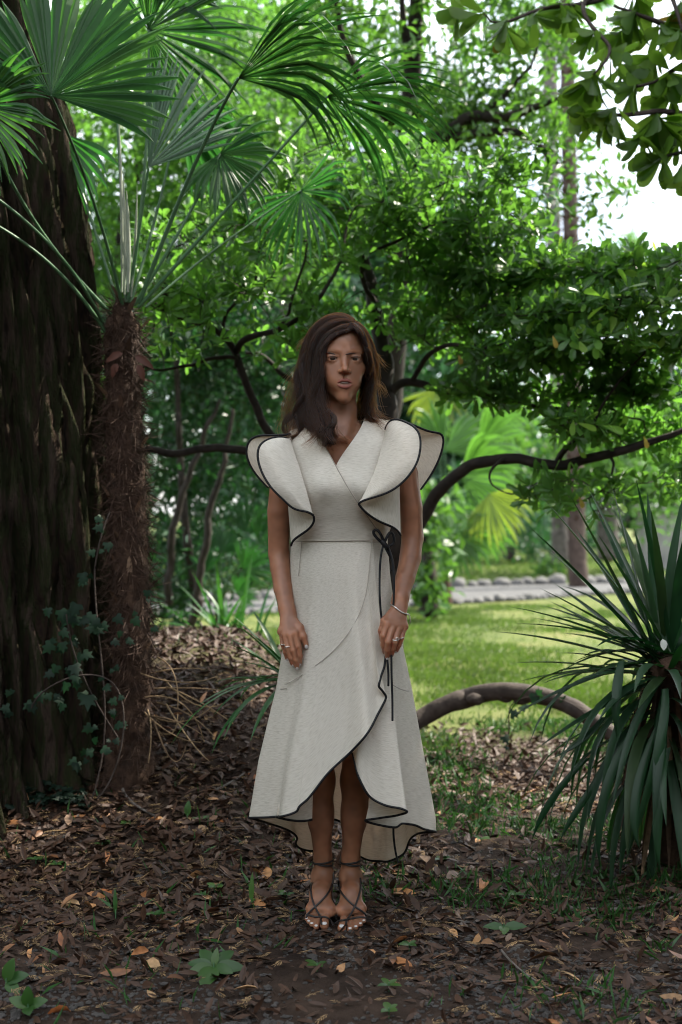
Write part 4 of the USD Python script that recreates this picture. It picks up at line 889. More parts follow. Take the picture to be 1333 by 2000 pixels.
# ---- seedlings and weeds
def seedling(name, label, px, py, lvs, mat="weed_leaf"):
    b = on_ground(px, py)
    t = thing(name, label, "seedling")
    part(t, "stem", tube(spline([b - [0, 0, .01], b + [0, 0, .03]], 4), .0022, 5), "petiole", True)
    for (dx, dz, dy, L, W, shape) in lvs:
        d = np.array([dx, dy, dz], float)
        part(t, "leaf", leaves((b + [0, 0, .02])[None], d[None], np.array([[-.2 * dx, -.7, .8]]), L, W, shape, .25, .25), mat + "_one", True)
seedling("sprout", "single upright lance leaf sprouting from the soil left of the sandals", 491, 1775, [(.02, 1, 0, .085, .017, "lance"), (.3, .4, -.4, .02, .012, "round")])
seedling("sprout", "single upright lance leaf in the soil, lower left of the clearing", 226, 1797, [(-.05, 1, 0, .072, .014, "lance")])
seedling("sprout", "short oval leaf standing in the brown litter of the slope", 366, 1606, [(.05, 1, 0, .055, .026, "round")])
seedling("weed", "low broad leaved weed in the foreground soil, the largest one", 418, 1905, [(-.2, -.05, -1, .09, .05, "round"), (1, .12, -.1, .08, .036, "round"), (-1, .25, .1, .07, .032, "round"), (.6, .5, .6, .075, .035, "round"), (-.5, .5, .6, .075, .035, "round"), (-.9, .05, -.5, .07, .035, "round"), (.1, .9, .3, .05, .022, "lance"), (.7, .1, -.6, .06, .03, "round")])
seedling("weed", "small pale weed with pointed leaves right of the sandals", 985, 1825, [(-1, .2, -.2, .06, .026, "lance"), (.9, .2, -.2, .065, .03, "lance"), (-.1, .15, -1, .055, .03, "round")])
seedling("weed", "small bright weed at the bottom left edge of the ground", 55, 1985, [(-.8, .6, -.2, .05, .03, "round"), (.8, .5, -.2, .05, .03, "round"), (0, .9, -.2, .05, .03, "round"), (.2, .2, -.9, .05, .03, "round")])
seedling("weed", "dark leaved weed by the left edge beside an orange leaf", 12, 1935, [(.9, .5, -.2, .06, .035, "round"), (.2, .9, -.1, .06, .035, "round"), (.7, -.1, -.8, .06, .03, "round")])
for i, (px, py) in enumerate(((390, 1610), (245, 1620), (110, 1700), (420, 1745), (395, 1760), (770, 1690), (860, 1690), (940, 1650), (1060, 1690), (1010, 1760), (760, 1990), (800, 1860), (300, 1800), (560, 1760), (880, 1560), (1000, 1610), (760, 1940), (200, 1660), (620, 1900), (70, 1690), (840, 1605), (1120, 1740))):
    t = thing("seedling", "tiny green seedling with a few small leaves among the litter", "seedling", "tiny seedlings in the litter")
    b = on_ground(px, py)
    part(t, "stem", tube(spline([b - [0, 0, .01], b + [0, 0, .025]], 4), .0018, 5), "petiole", True)
    for k in range(4):
        a = k * 1.7 + rs.rand()
        part(t, "leaf", leaves((b + [0, 0, .018])[None], np.array([[math.cos(a), math.sin(a), .5]]), np.array([[0, -.3, 1.]]), rs.uniform(.022, .04), rs.uniform(.012, .02), "oval", .2, .3), "weed_leaf_one", True)
# ---- sticks
def stick(label, pxs, r, mat="twig_grey", lift=.012):
    p = np.array([on_ground(*q) for q in pxs]) + [0, 0, lift]
    t = thing("fallen_stick", label, "stick")
    part(t, "wood", tube(wobble(spline(p, 24), .02, rs), np.linspace(r, r * .5, 24) * (1 + .15 * rs.rand(24)), 7), mat, True)
stick("long thin grey stick lying across the soil below the yucca", [(1110, 1779), (1180, 1782), (1270, 1777), (1320, 1758), (1345, 1748)], .0055)
stick("crooked pale twig in the litter left of the dress hem", [(240, 1548), (255, 1570), (285, 1590), (318, 1608)], .006)
stick("short twig leaning in the litter beside the hem, left of the dress", [(420, 1550), (450, 1535), (478, 1515)], .005)
stick("dark twig lying on the slope behind the strap leaved plant", [(370, 1430), (410, 1432), (450, 1445)], .006, "bark_limb")
stick("thin root-like stick on the soil in the lower right foreground", [(980, 1865), (1040, 1920), (1110, 1962)], .003)
stick("long pale stick along the slope below the fan palm", [(270, 1488), (310, 1475), (345, 1468)], .006)
# ---- low stone pedestal far off behind the yucca
rs = np.random.RandomState(171)
ped = thing("stone_pedestal", "grey stone garden pedestal far off behind the yucca's top leaves", "pedestal")
c = at(1292, 1060, 27); z0 = 0.
part(ped, "plinth", trimesh.creation.box([1.1, .8, .16], trimesh.transformations.translation_matrix([c[0], 27, .06])), "stone_wall")
part(ped, "shaft", trimesh.creation.box([.86, .6, 1.05], trimesh.transformations.translation_matrix([c[0], 27, .665])), "stone_wall")
part(ped, "cap", trimesh.creation.box([1.06, .78, .12], trimesh.transformations.translation_matrix([c[0], 27, 1.25])), "stone_wall")
# ---------------------------------------------------------------- the woman
plain("skin", (0.40, 0.205, 0.13), 0.42, spec=0.45)
MAT["skin"] = usdkit.material(stage, "/World/Looks/skin", {
    "g": ("geometry", {}), "n": ("noise_texture", {"scale": 28.0, "detail": 4.0}), "r": ("rgb_ramp", {"ramp": [(0.3, (0.185, 0.082, 0.045)), (0.7, (0.25, 0.115, 0.064))]}),
    "p": ("principled_bsdf", {"roughness": 0.45, "specular_ior_level": 0.38, "subsurface_weight": 0.3, "subsurface_scale": 0.006, "subsurface_radius": (1.0, 0.35, 0.2)})},
    [("g.position", "n.vector"), ("n.fac", "r.fac"), ("r.color", "p.base_color")], surface="p.BSDF")
plain("lip", (0.23, 0.075, 0.055), 0.5, spec=0.35)
plain("mouth_dark", (0.05, 0.015, 0.012), 0.6)
plain("tooth", (0.26, 0.23, 0.20), 0.3)
plain("eye_white", (0.22, 0.185, 0.165), 0.25, spec=0.4)
plain("iris", (0.012, 0.007, 0.005), 0.2, spec=0.4)
plain("brow", (0.035, 0.018, 0.012), 0.7)
plain("nail", (0.55, 0.53, 0.52), 0.2, spec=0.6)
plain("black_cord", (0.005, 0.005, 0.006), 0.5, spec=0.25)
plain("black_leather", (0.012, 0.010, 0.010), 0.45, spec=0.5)
plain("silver", (0.62, 0.6, 0.57), 0.25, metallic=1.0)
plain("pearl", (0.7, 0.68, 0.62), 0.2)
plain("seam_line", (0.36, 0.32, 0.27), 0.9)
MAT["hair_base"] = usdkit.material(stage, "/World/Looks/hair_base", {"p": ("principled_bsdf", {"base_color": (0.016, 0.008, 0.006), "roughness": 0.7, "specular_ior_level": 0.12})}, [], surface="p.BSDF")
MAT["hair"] = usdkit.material(stage, "/World/Looks/hair", {"h": ("principled_hair_bsdf", {"melanin": 0.985, "melanin_redness": 0.5, "parametrization": "Melanin concentration", "roughness": 0.36, "radial_roughness": 0.4, "random_color": 0.25})}, [], surface="h.BSDF")
MAT["dress_cloth"] = usdkit.material(stage, "/World/Looks/dress_cloth", {
    "uv": ("uvmap", {"attribute": "st"}), "mp": ("mapping", {"scale": (330.0, 60.0, 1.0)}), "n": ("noise_texture", {"scale": 1.0, "detail": 4.0, "roughness": 0.65}),
    "mp2": ("mapping", {"scale": (800.0, 260.0, 1.0)}), "n2": ("noise_texture", {"scale": 1.0, "detail": 2.0}),
    "r": ("rgb_ramp", {"ramp": [(0.25, (0.53, 0.49, 0.415)), (0.5, (0.69, 0.65, 0.57)), (0.75, (0.77, 0.735, 0.66))]}),
    "ad": ("math", {"math_type": "multiply_add", "value2": 0.3}), "b": ("bump", {"strength": 0.5, "distance": 0.002}),
    "p": ("principled_bsdf", {"roughness": 0.85, "specular_ior_level": 0.15}), "t": ("translucent_bsdf", {"color": (0.62, 0.44, 0.30)}), "x": ("mix_closure", {"fac": 0.16})},
    [("uv.UV", "mp.vector"), ("mp.vector", "n.vector"), ("uv.UV", "mp2.vector"), ("mp2.vector", "n2.vector"), ("n.fac", "r.fac"), ("r.color", "p.base_color"), ("n2.fac", "ad.value1"), ("n.fac", "ad.value3"),
     ("ad.value", "b.height"), ("b.normal", "p.normal"), ("p.BSDF", "x.closure1"), ("t.BSDF", "x.closure2")], surface="x.closure")

WD = 3.84                                    # the woman's distance
def w(px, py, dy=0.0): return at(px, py, WD + dy)

# --- one continuous body, as a signed distance field
gxs = np.arange(-0.31, 0.312, 0.0025)
gys = np.arange(-0.215, 0.216, 0.0025)
zs_key = [(-0.01, .0022), (0.13, .0025), (0.24, .005), (0.66, .0025), (0.88, .005), (1.36, .004), (1.46, .0022), (1.78, None)]
gzs = np.concatenate([np.arange(a, b, h) for (a, h), (b, _) in zip(zs_key[:-1], zs_key[1:])])
SDF = np.full((len(gxs), len(gys), len(gzs)), 0.08, np.float32)
def prim(fn, lo, hi, k=0.012, cut=False, pad=0.03):
    i0, i1 = np.searchsorted(gxs, lo[0] - pad), np.searchsorted(gxs, hi[0] + pad)
    j0, j1 = np.searchsorted(gys, lo[1] - pad), np.searchsorted(gys, hi[1] + pad)
    k0, k1 = np.searchsorted(gzs, lo[2] - pad), np.searchsorted(gzs, hi[2] + pad)
    sub = SDF[i0:i1, j0:j1, k0:k1]
    if sub.size == 0: return
    p = np.stack(np.meshgrid(gxs[i0:i1], gys[j0:j1], gzs[k0:k1], indexing="ij"), -1)
    d = fn(p).astype(np.float32)
    if cut:
        h = np.clip(0.5 - 0.5 * (sub + d) / k, 0, 1); sub[...] = sub * (1 - h) + (-d) * h + k * h * (1 - h)
    else:
        h = np.clip(0.5 + 0.5 * (sub - d) / k, 0, 1); sub[...] = sub * (1 - h) + d * h - k * h * (1 - h)
def bone(a, b, ra, rb, k=0.012, flat=None, cut=False):
    """Tapered limb from a to b; flat = (direction, factor) squeezes it along a direction."""
    a, b = np.asarray(a, float), np.asarray(b, float)
    r = max(ra, rb)
    def fn(p):
        q = p - a; ab = b - a
        t = np.clip((q @ ab) / max(ab @ ab, 1e-12), 0, 1)
        v = q - t[..., None] * ab
        if flat is not None:
            fd = unit(flat[0]); v = v + fd * ((v @ fd) * (1 / flat[1] - 1))[..., None]
        return np.linalg.norm(v, axis=-1) - (ra + (rb - ra) * t)
    prim(fn, np.minimum(a, b) - r, np.maximum(a, b) + r, k, cut)
def blob(c, r, k=0.015, R=None, cut=False):
    c, r = np.asarray(c, float), np.asarray(r, float)
    def fn(p):
        q = p - c
        if R is not None: q = q @ R
        k0 = np.linalg.norm(q / r, axis=-1); k1 = np.linalg.norm(q / r ** 2, axis=-1)
        return k0 * (k0 - 1) / np.maximum(k1, 1e-9)
    prim(fn, c - r.max(), c + r.max(), k, cut)
def loc(p): return np.asarray(p, float) - [0, WD, 0]
# torso (under the dress)
blob((-.001, .0, 1.00), (.126, .088, .12), .03); blob((-.001, .0, 1.13), (.108, .070, .15), .05); blob((-.001, .008, 1.27), (.118, .070, .13), .05)
blob((-.002, .012, 1.385), (.10, .050, .05), .04)
for s in (-1, 1):
    blob((s * .062, -.052, 1.265), (.046, .042, .05), .03)
    bone((s * .03, .018, 1.412), (s * .128, .022, 1.388), .034, .032, .03)
bone((-.002, .012, 1.40), (-.002, .004, 1.53), .047, .0455, .03)      # neck
bone((-.030, -.040, 1.392), (-.090, -.022, 1.404), .010, .009, .02); bone((.028, -.040, 1.392), (.085, -.022, 1.404), .010, .009, .02)   # collarbones
bone((-.028, -.012, 1.48), (-.012, -.052, 1.405), .008, .006, .030); bone((.028, -.012, 1.48), (.010, -.052, 1.405), .008, .006, .030)
# legs
LEG = {-1: dict(hip=(-.066, .0, .92), knee=(-.068, -.005, .52), ank=loc(w(631, 1694, .045)), px=631), 1: dict(hip=(.064, .0, .92), knee=(.052, -.005, .52), ank=loc(w(685, 1694, .045)), px=685)}
MAIN = SDF; LEGS = []
for s, L in LEG.items():
    SDF = np.full_like(MAIN, 0.08)
    h, kn, an = (np.array(L[q]) for q in ("hip", "knee", "ank"))
    bone(h, kn, .070, .052, .03); 
    cm = kn + (an - kn) * .30
    bone(kn, cm + [0, .012, 0], .046, .044, .02); bone(cm + [0, .012, 0], kn + (an - kn) * .62 + [0, .004, 0], .044, .034, .02)
    bone(kn + (an - kn) * .55, an + [0, 0, .02], .0355, .0245, .02); bone(an + [0, 0, .03], an + [0, .002, -.04], .0245, .025, .015)
    blob(an + [s * .021, .004, -.022], (.008, .010, .012), .012); blob(an + [-s * .020, -.002, -.016], (.008, .010, .012), .012)
    # foot on a raised heel
    heel = an + [0, .035, -.075]
    bone(an + [0, .008, -.03], heel, .030, .026, .02)
    mid = loc(w(L["px"] - 2 + s * 3, 1745, -.015)); 
    ball_in = loc(w(645 if s < 0 else 669, 1778, -.065)); ball_out = loc(w(608 if s < 0 else 706, 1775, -.052))
    bone(an + [0, -.004, -.03], mid, .0255, .024, .02, (np.array([0, .5, 1.0]), .9)); bone(heel, mid + [0, 0, -.012], .024, .022, .02)
    bone(mid, ball_in, .0235, .0165, .018); bone(mid, ball_out, .022, .0125, .018); bone(ball_in, ball_out, .0165, .0125, .014)
    toes = [((638, 1788), (634, 1808), .0120), ((625, 1789), (618, 1811), .0080), ((616, 1787), (609.5, 1806), .0075), ((609, 1785), (603.5, 1801), .0068), ((603, 1783), (599.5, 1796), .006)] if s < 0 else \
           [((674, 1794), (668, 1814), .0120), ((686, 1795), (684, 1816), .0080), ((695, 1793), (695.5, 1812), .0075), ((703, 1790), (704.5, 1806), .0068), ((709, 1788), (711, 1800), .006)]
    L["toes"] = []
    for i, (a, b, r) in enumerate(toes):
        A = loc(w(*a, -.070 + .008 * max(i - 1, 0))); B = loc(w(*b, -.112 + .010 * max(i - 1, 0)))
        B[2] = max(B[2], r + .012)
        bone(A, (A + B) / 2 + [0, 0, .002], r * 1.0, r * .9, .005); bone((A + B) / 2 + [0, 0, .002], B, r * .88, r, .004)
        L["toes"].append((B, r))
    LEGS.append(SDF)
def smin(a, b, k):
    h = np.clip(0.5 + 0.5 * (a - b) / k, 0, 1)
    return a * (1 - h) + b * h - k * h * (1 - h)
hip_k = np.searchsorted(gzs, .80)
SDF = np.minimum(MAIN, np.minimum(*LEGS))
SDF[..., hip_k:] = smin(smin(MAIN[..., hip_k:], LEGS[0][..., hip_k:], .03), LEGS[1][..., hip_k:], .03)
del LEGS, MAIN
# arms
def arm(pts, rads, k=.005):
    for a, b, ra, rb in zip(pts[:-1], pts[1:], rads[:-1], rads[1:]): bone(a, b, ra, rb, k)
ra_ = [loc(x) for x in (w(569, 876, .01), w(553, 925, .005), w(545, 1000, .005), w(545, 1080, .01), w(549, 1108, -.005), w(554, 1150, -.035), w(561, 1190, -.075))]
arm(ra_, [.035, .0345, .033, .0305, .0305, .0275, .0215]); bone(ra_[-1], loc(w(564, 1203, -.085)), .0215, .021, .015, (np.array([.35, 1, 0]), .75))
la_ = [loc(x) for x in (w(772, 874, .01), w(793, 925, .005), w(803, 990, .005), w(806, 1050, .01), w(802, 1090, -.01), w(792, 1130, -.05), w(783, 1168, -.09))]
arm(la_, [.035, .0345, .033, .031, .031, .0275, .0215]); bone(la_[-1], loc(w(780, 1184, -.10)), .0215, .022, .015, (np.array([.2, 1, 0]), .75))
blob(la_[3] + [.012, .012, .0], (.014, .014, .02), .02)
# hands: palm, four fingers of three bones, thumb
NAILS = []
def hand(wrist, knuckles, fingers, thumb, flatdir, rk=.0088):
    ctr = np.mean(knuckles, 0)
    for kx in knuckles:
        bone(wrist, kx, .0175, .0105, .012, (flatdir, .68))
    bone(knuckles[0], knuckles[-1], .0105, .0095, .010)
    for kx, ch, r in zip(knuckles, fingers, (rk, rk, rk * .95, rk * .86)):
        pts = [kx] + ch; rr = [r * 1.06, r * .98, r * .9, r * .76]
        for a, b, p_, q_ in zip(pts[:-1], pts[1:], rr[:-1], rr[1:]): bone(a, b, p_, q_, .0028)
        NAILS.append((ch[-1], ch[-2], r * .76))
    for a, b, p_, q_ in zip(thumb[:-1], thumb[1:], (.0135, .0108, .0092), (.0108, .0092, .0078)): bone(a, b, p_, q_, .007)
    NAILS.append((thumb[-1], thumb[-2], .0078))
W_ = lambda *a: [loc(w(*q)) for q in a]
rw = loc(w(564, 1203, -.085))
hand(rw, W_((577, 1236, -.125), (567, 1241, -.128), (557, 1240, -.120), (550, 1234, -.105)),
     [W_((583, 1262, -.130), (586, 1280, -.125), (585.5, 1295, -.118)), W_((573, 1270, -.136), (578, 1289, -.130), (580, 1302, -.122)), W_((562, 1266, -.130), (568, 1285, -.128), (571.5, 1297, -.120)), W_((553, 1258, -.114), (557.5, 1274, -.114), (561, 1286, -.110))],
     W_((573, 1212, -.098), (586, 1226, -.115), (593, 1243, -.122), (598, 1260, -.120)), np.array([.25, -1, 0.1]))
lw = loc(w(780, 1184, -.10))
hand(lw, W_((757, 1218, -.150), (767, 1228, -.152), (779, 1230, -.145), (790, 1224, -.130)),
     [W_((749, 1242, -.160), (749, 1260, -.150), (752, 1274, -.140)), W_((759, 1254, -.166), (757, 1270, -.156), (757, 1283, -.144)), W_((772, 1254, -.160), (768, 1268, -.150), (765, 1280, -.138)), W_((785, 1246, -.142), (780, 1260, -.136), (775, 1271, -.126))],
     W_((768, 1196, -.12), (752, 1212, -.135), (746, 1232, -.136), (747, 1250, -.132)), np.array([-.15, -1, 0.1]))
# head: its own frame, turned a little to her right
yaw = math.radians(7.5); tilt = math.radians(-1.0)
HR = np.array([[math.cos(yaw), -math.sin(yaw), 0], [math.sin(yaw), math.cos(yaw), 0], [0, 0, 1.0]])      # columns: her left (image right), back, up
HR[:, 1] = -HR[:, 1]                                                                                          # second axis now points forward
HC = loc(w(665.5, 706, 0.0))
def hd(x, f, u): return HC + HR @ np.array([x, f, u])
HRo = np.stack([HR[:, 0], HR[:, 1], HR[:, 2]], 1)
def hblob(c, r, k=.015, cut=False): blob(hd(*c), r, k, HRo, cut)
def hbone(a, b, ra, rb, k=.012, cut=False): bone(hd(*a), hd(*b), ra, rb, k, None, cut)
hblob((0, -.010, .034), (.0735, .094, .080), .02)
hblob((0, .030, .035), (.062, .060, .060), .02)                  # forehead
hblob((0, .030, -.032), (.0555, .062, .074), .02)                # face
for s in (-1, 1):
    hbone((s * .043, .006, -.052), (s * .008, .068, -.108), .0160, .0120, .025)
    hbone((s * .046, .052, -.026), (s * .052, .030, -.018), .0185, .017, .02)
    hblob((s * .028, .064, -.056), (.020, .019, .024), .018)       # cheek
    hbone((s * .044, .070, .022), (s * .014, .082, .018), .0085, .0085, .016)
hblob((0, .071, -.109), (.0125, .0155, .0145), .016)                 # chin
hblob((0, .074, -.070), (.027, .020, .026), .018)                  # mouth mound
for s in (-1, 1): hblob((s * .032, .097, .0005), (.0175, .016, .0125), .014, True)   # sockets
hbone((0, .083, .012), (0, .099, -.026), .0062, .0074, .012)
hblob((0, .1040, -.0335), (.0090, .0090, .0080), .008)
for s in (-1, 1):
    hblob((s * .0115, .094, -.0375), (.0065, .0090, .0065), .006)
    hblob((s * .0060, .0985, -.0455), (.0026, .0040, .0022), .002, True)   # nostril
hbone((0, .0925, -.050), (0, .0925, -.058), .003, .003, .006, True)      # groove above the lip
for s in (-1, 1):
    hblob((s * .032, .0715, 0.0), (.0165, .0150, .0135), .006)               # lids over the eyeball
    hblob((s * .0325, .0875, -.0016), (.0126, .0100, .0042), .0025, True)    # opening between the lids
    hbone((s * .020, .0835, .0068), (s * .044, .076, .0066), .0032, .0032, .005)  # upper lid fold
    hblob((s * .0745, -.012, -.012), (.0065, .0165, .030), .006)            # ear
    hblob((s * .0785, -.004, -.008), (.004, .009, .016), .004, True)
hbone((-.018, .0935, -.0700), (.018, .0935, -.0700), .0030, .0030, .003, True)    # parted mouth
hbone((-.010, .0960, -.0705), (.010, .0960, -.0705), .0042, .0042, .003, True)

def surface_nets(S, ax):
    nx, ny, nz = S.shape
    inside = S < 0
    c = np.zeros((nx - 1, ny - 1, nz - 1), np.int8)
    for dx in (0, 1):
        for dy in (0, 1):
            for dz in (0, 1): c += inside[dx:nx - 1 + dx, dy:ny - 1 + dy, dz:nz - 1 + dz]
    I = np.argwhere((c > 0) & (c < 8))
    idx = np.full(c.shape, -1, np.int32); idx[tuple(I.T)] = np.arange(len(I))
    acc = np.zeros((len(I), 3)); cnt = np.zeros(len(I))
    corners = [(a, b, d) for a in (0, 1) for b in (0, 1) for d in (0, 1)]
    val = {q: S[I[:, 0] + q[0], I[:, 1] + q[1], I[:, 2] + q[2]].astype(float) for q in corners}
    for q in corners:
        for axn in range(3):
            if q[axn]: continue
            q2 = list(q); q2[axn] = 1; q2 = tuple(q2)
            a, b = val[q], val[q2]; m = (a < 0) != (b < 0)
            t = a[m] / (a[m] - b[m])
            pt_ = np.tile(np.array(q, float), (m.sum(), 1)); pt_[:, axn] = t
            acc[m] += pt_; cnt[m] += 1
    vi = I + acc / cnt[:, None]
    V = np.stack([np.interp(vi[:, k], np.arange(len(ax[k])), ax[k]) for k in range(3)], -1)
    Fs = []
    for axn in range(3):
        o1, o2 = [(1, 2), (2, 0), (0, 1)][axn]
        s0 = [slice(1, n - 1) for n in S.shape]; s1 = list(s0); s0[axn] = slice(0, S.shape[axn] - 1); s1[axn] = slice(1, S.shape[axn])
        A, B = inside[tuple(s0)], inside[tuple(s1)]
        E = np.argwhere(A != B); off = np.array([1, 1, 1]); off[axn] = 0; E = E + off
        fl = inside[tuple(E.T)]
        def cell(d1, d2):
            q = E.copy(); q[:, o1] -= d1; q[:, o2] -= d2; return idx[tuple(q.T)]
        a, b, cc, d = cell(1, 1), cell(0, 1), cell(0, 0), cell(1, 0)
        quad = np.where(fl[:, None], np.stack([a, b, cc, d], -1), np.stack([a, d, cc, b], -1))
        Fs.append(quad)
    Q = np.vstack(Fs)
    return V, np.vstack([Q[:, [0, 1, 2]], Q[:, [0, 2, 3]]])
BV, BF = surface_nets(SDF, (gxs, gys, gzs))
def hit(px, py, d0=3.55, d1=4.05, lift=0.0):
    """Where the view of pixel (px, py) first meets the body."""
    d = np.linspace(d0, d1, 700); p = at(px, py, d) - [0, WD, 0]
    ii = [np.interp(p[:, k], a, np.arange(len(a))) for k, a in enumerate((gxs, gys, gzs))]
    s = map_coordinates(SDF, ii, order=1)
    k = int(np.argmax(s < lift)) if (s < lift).any() else int(np.argmin(s))
    return p[k] + [0, WD, 0]
def normal_at(p):
    def f(q):
        return map_coordinates(SDF, [[np.interp(q[k] - (WD if k == 1 else 0), a, np.arange(len(a)))] for k, a in enumerate((gxs, gys, gzs))], order=1)[0]
    e = .003
    return unit(np.array([f(p + e * np.eye(3)[k]) - f(p - e * np.eye(3)[k]) for k in range(3)]))
OFF = np.array([0, WD, 0])
her = thing("person", "woman with long brown hair in a cream wrap dress with black piping and strappy sandals", "person")
part(her, "body", (BV + OFF, BF), "skin", True)

# --- face details
def dome(c, r, fwd, frac=.5, n=10, m=16):
    """A shallow cap of a ball, facing fwd."""
    fwd = unit(fwd); a = unit(np.cross(fwd, [0, 0, 1.0])); b = np.cross(a, fwd)
    t = np.linspace(0, math.pi * frac, n); ph = np.linspace(0, 2 * math.pi, m, endpoint=False)
    return grid(c + r * (np.cos(t)[:, None, None] * fwd + np.sin(t)[:, None, None] * (np.cos(ph)[None, :, None] * a + np.sin(ph)[None, :, None] * b)), True)
fwd = HR[:, 1]
for s in (-1, 1):
    c = hd(s * .032, .0715, -.0005) + OFF
    e = part(her, "eye", (trimesh.creation.icosphere(3).vertices * .0130 + c, trimesh.creation.icosphere(3).faces), "eye_white", True)
    look = unit(np.array([0, -1, -.02]))
    part(e, "iris", dome(c, .0133, look, .175), "iris", True)
    bx = np.linspace(.0150, .0440, 16)
    bp = np.array([hd(s * x, 0, .0205 + .0045 * math.sin((x - .0155) / .0335 * 2.4) - .0015 * max(0, (x - .036) / .008)) for x in bx]) + OFF
    bp = np.array([hit(*screen(q[None])[0], 3.6, 3.95) for q in bp])
    part(her, "eyebrow", tube(bp, np.interp(bx, [.0150, .021, .036, .044], [.0013, .0022, .0016, .0005]), 6), "brow", True)
    lx = np.linspace(-.0128, .0130, 14)
    lp = np.array([hd(s * (.0325) + x, .0865 - 12 * (x * s - .003) ** 2 * 3.2, -.0012 + .0050 * math.sqrt(max(0, 1 - (x / .0132) ** 2))) for x in lx]) + OFF
    lp = np.array([hit(*(screen(q[None])[0] + [0, -1.0]), 3.6, 3.95) for q in lp])
    part(her, "lashes", tube(lp, .0011, 5), "brow", True)
def lip(pts, rads):
    p = np.array([hit(*screen((hd(x, .09, u) + OFF)[None])[0], 3.6, 3.95) for x, u in pts])
    p = spline(p, 30); p[:, 1] += .0022
    return tube(p, np.interp(np.linspace(0, 1, 30), np.linspace(0, 1, len(rads)), rads), 10)
part(her, "upper_lip", lip([(-.0245, -.0705), (-.014, -.0655), (-.005, -.0622), (0, -.0632), (.005, -.0622), (.014, -.0655), (.0245, -.0705)], [.0012, .0040, .0054, .0048, .0054, .0040, .0012]), "lip", True)
part(her, "lower_lip", lip([(-.0235, -.0722), (-.013, -.0785), (0, -.0808), (.013, -.0785), (.0235, -.0722)], [.0012, .0050, .0066, .0050, .0012]), "lip", True)
part(her, "teeth", tube(np.array([hd(x, .0905 - x * x * 12, -.0690) + OFF for x in np.linspace(-.010, .010, 9)]), .0032, 6), "tooth", True)
part(her, "mouth", tube(np.array([hd(x, .0880 - x * x * 8, -.0715) + OFF for x in np.linspace(-.017, .017, 9)]), .0042, 6), "mouth_dark", True)
# --- nails
def nail(name, c, d, n, l, wd):
    d = unit(d); n = unit(n - d * np.dot(n, d)); x = np.cross(d, n)
    v = trimesh.creation.icosphere(2).vertices
    part(her, name, (c + v[:, :1] * x * wd + v[:, 1:2] * d * l + v[:, 2:] * n * .0012, ico.faces), "nail", True)
for tip, prev, r in NAILS:
    d = unit(tip - prev); n = unit(np.array([0, -1.0, 0.15]) - d * np.dot([0, -1.0, 0.15], d))
    nail("fingernail", tip + OFF + d * r * .55 + n * r * .72, d - n * .35, n, r * .85, r * .62)
for s in (-1, 1):
    for B, r in LEG[s]["toes"]:
        nail("toenail", B + OFF + np.array([0, -.62, .70]) * r, np.array([0, -1, -.55]), np.array([0, -.6, 1.0]), r * .50, r * .62)

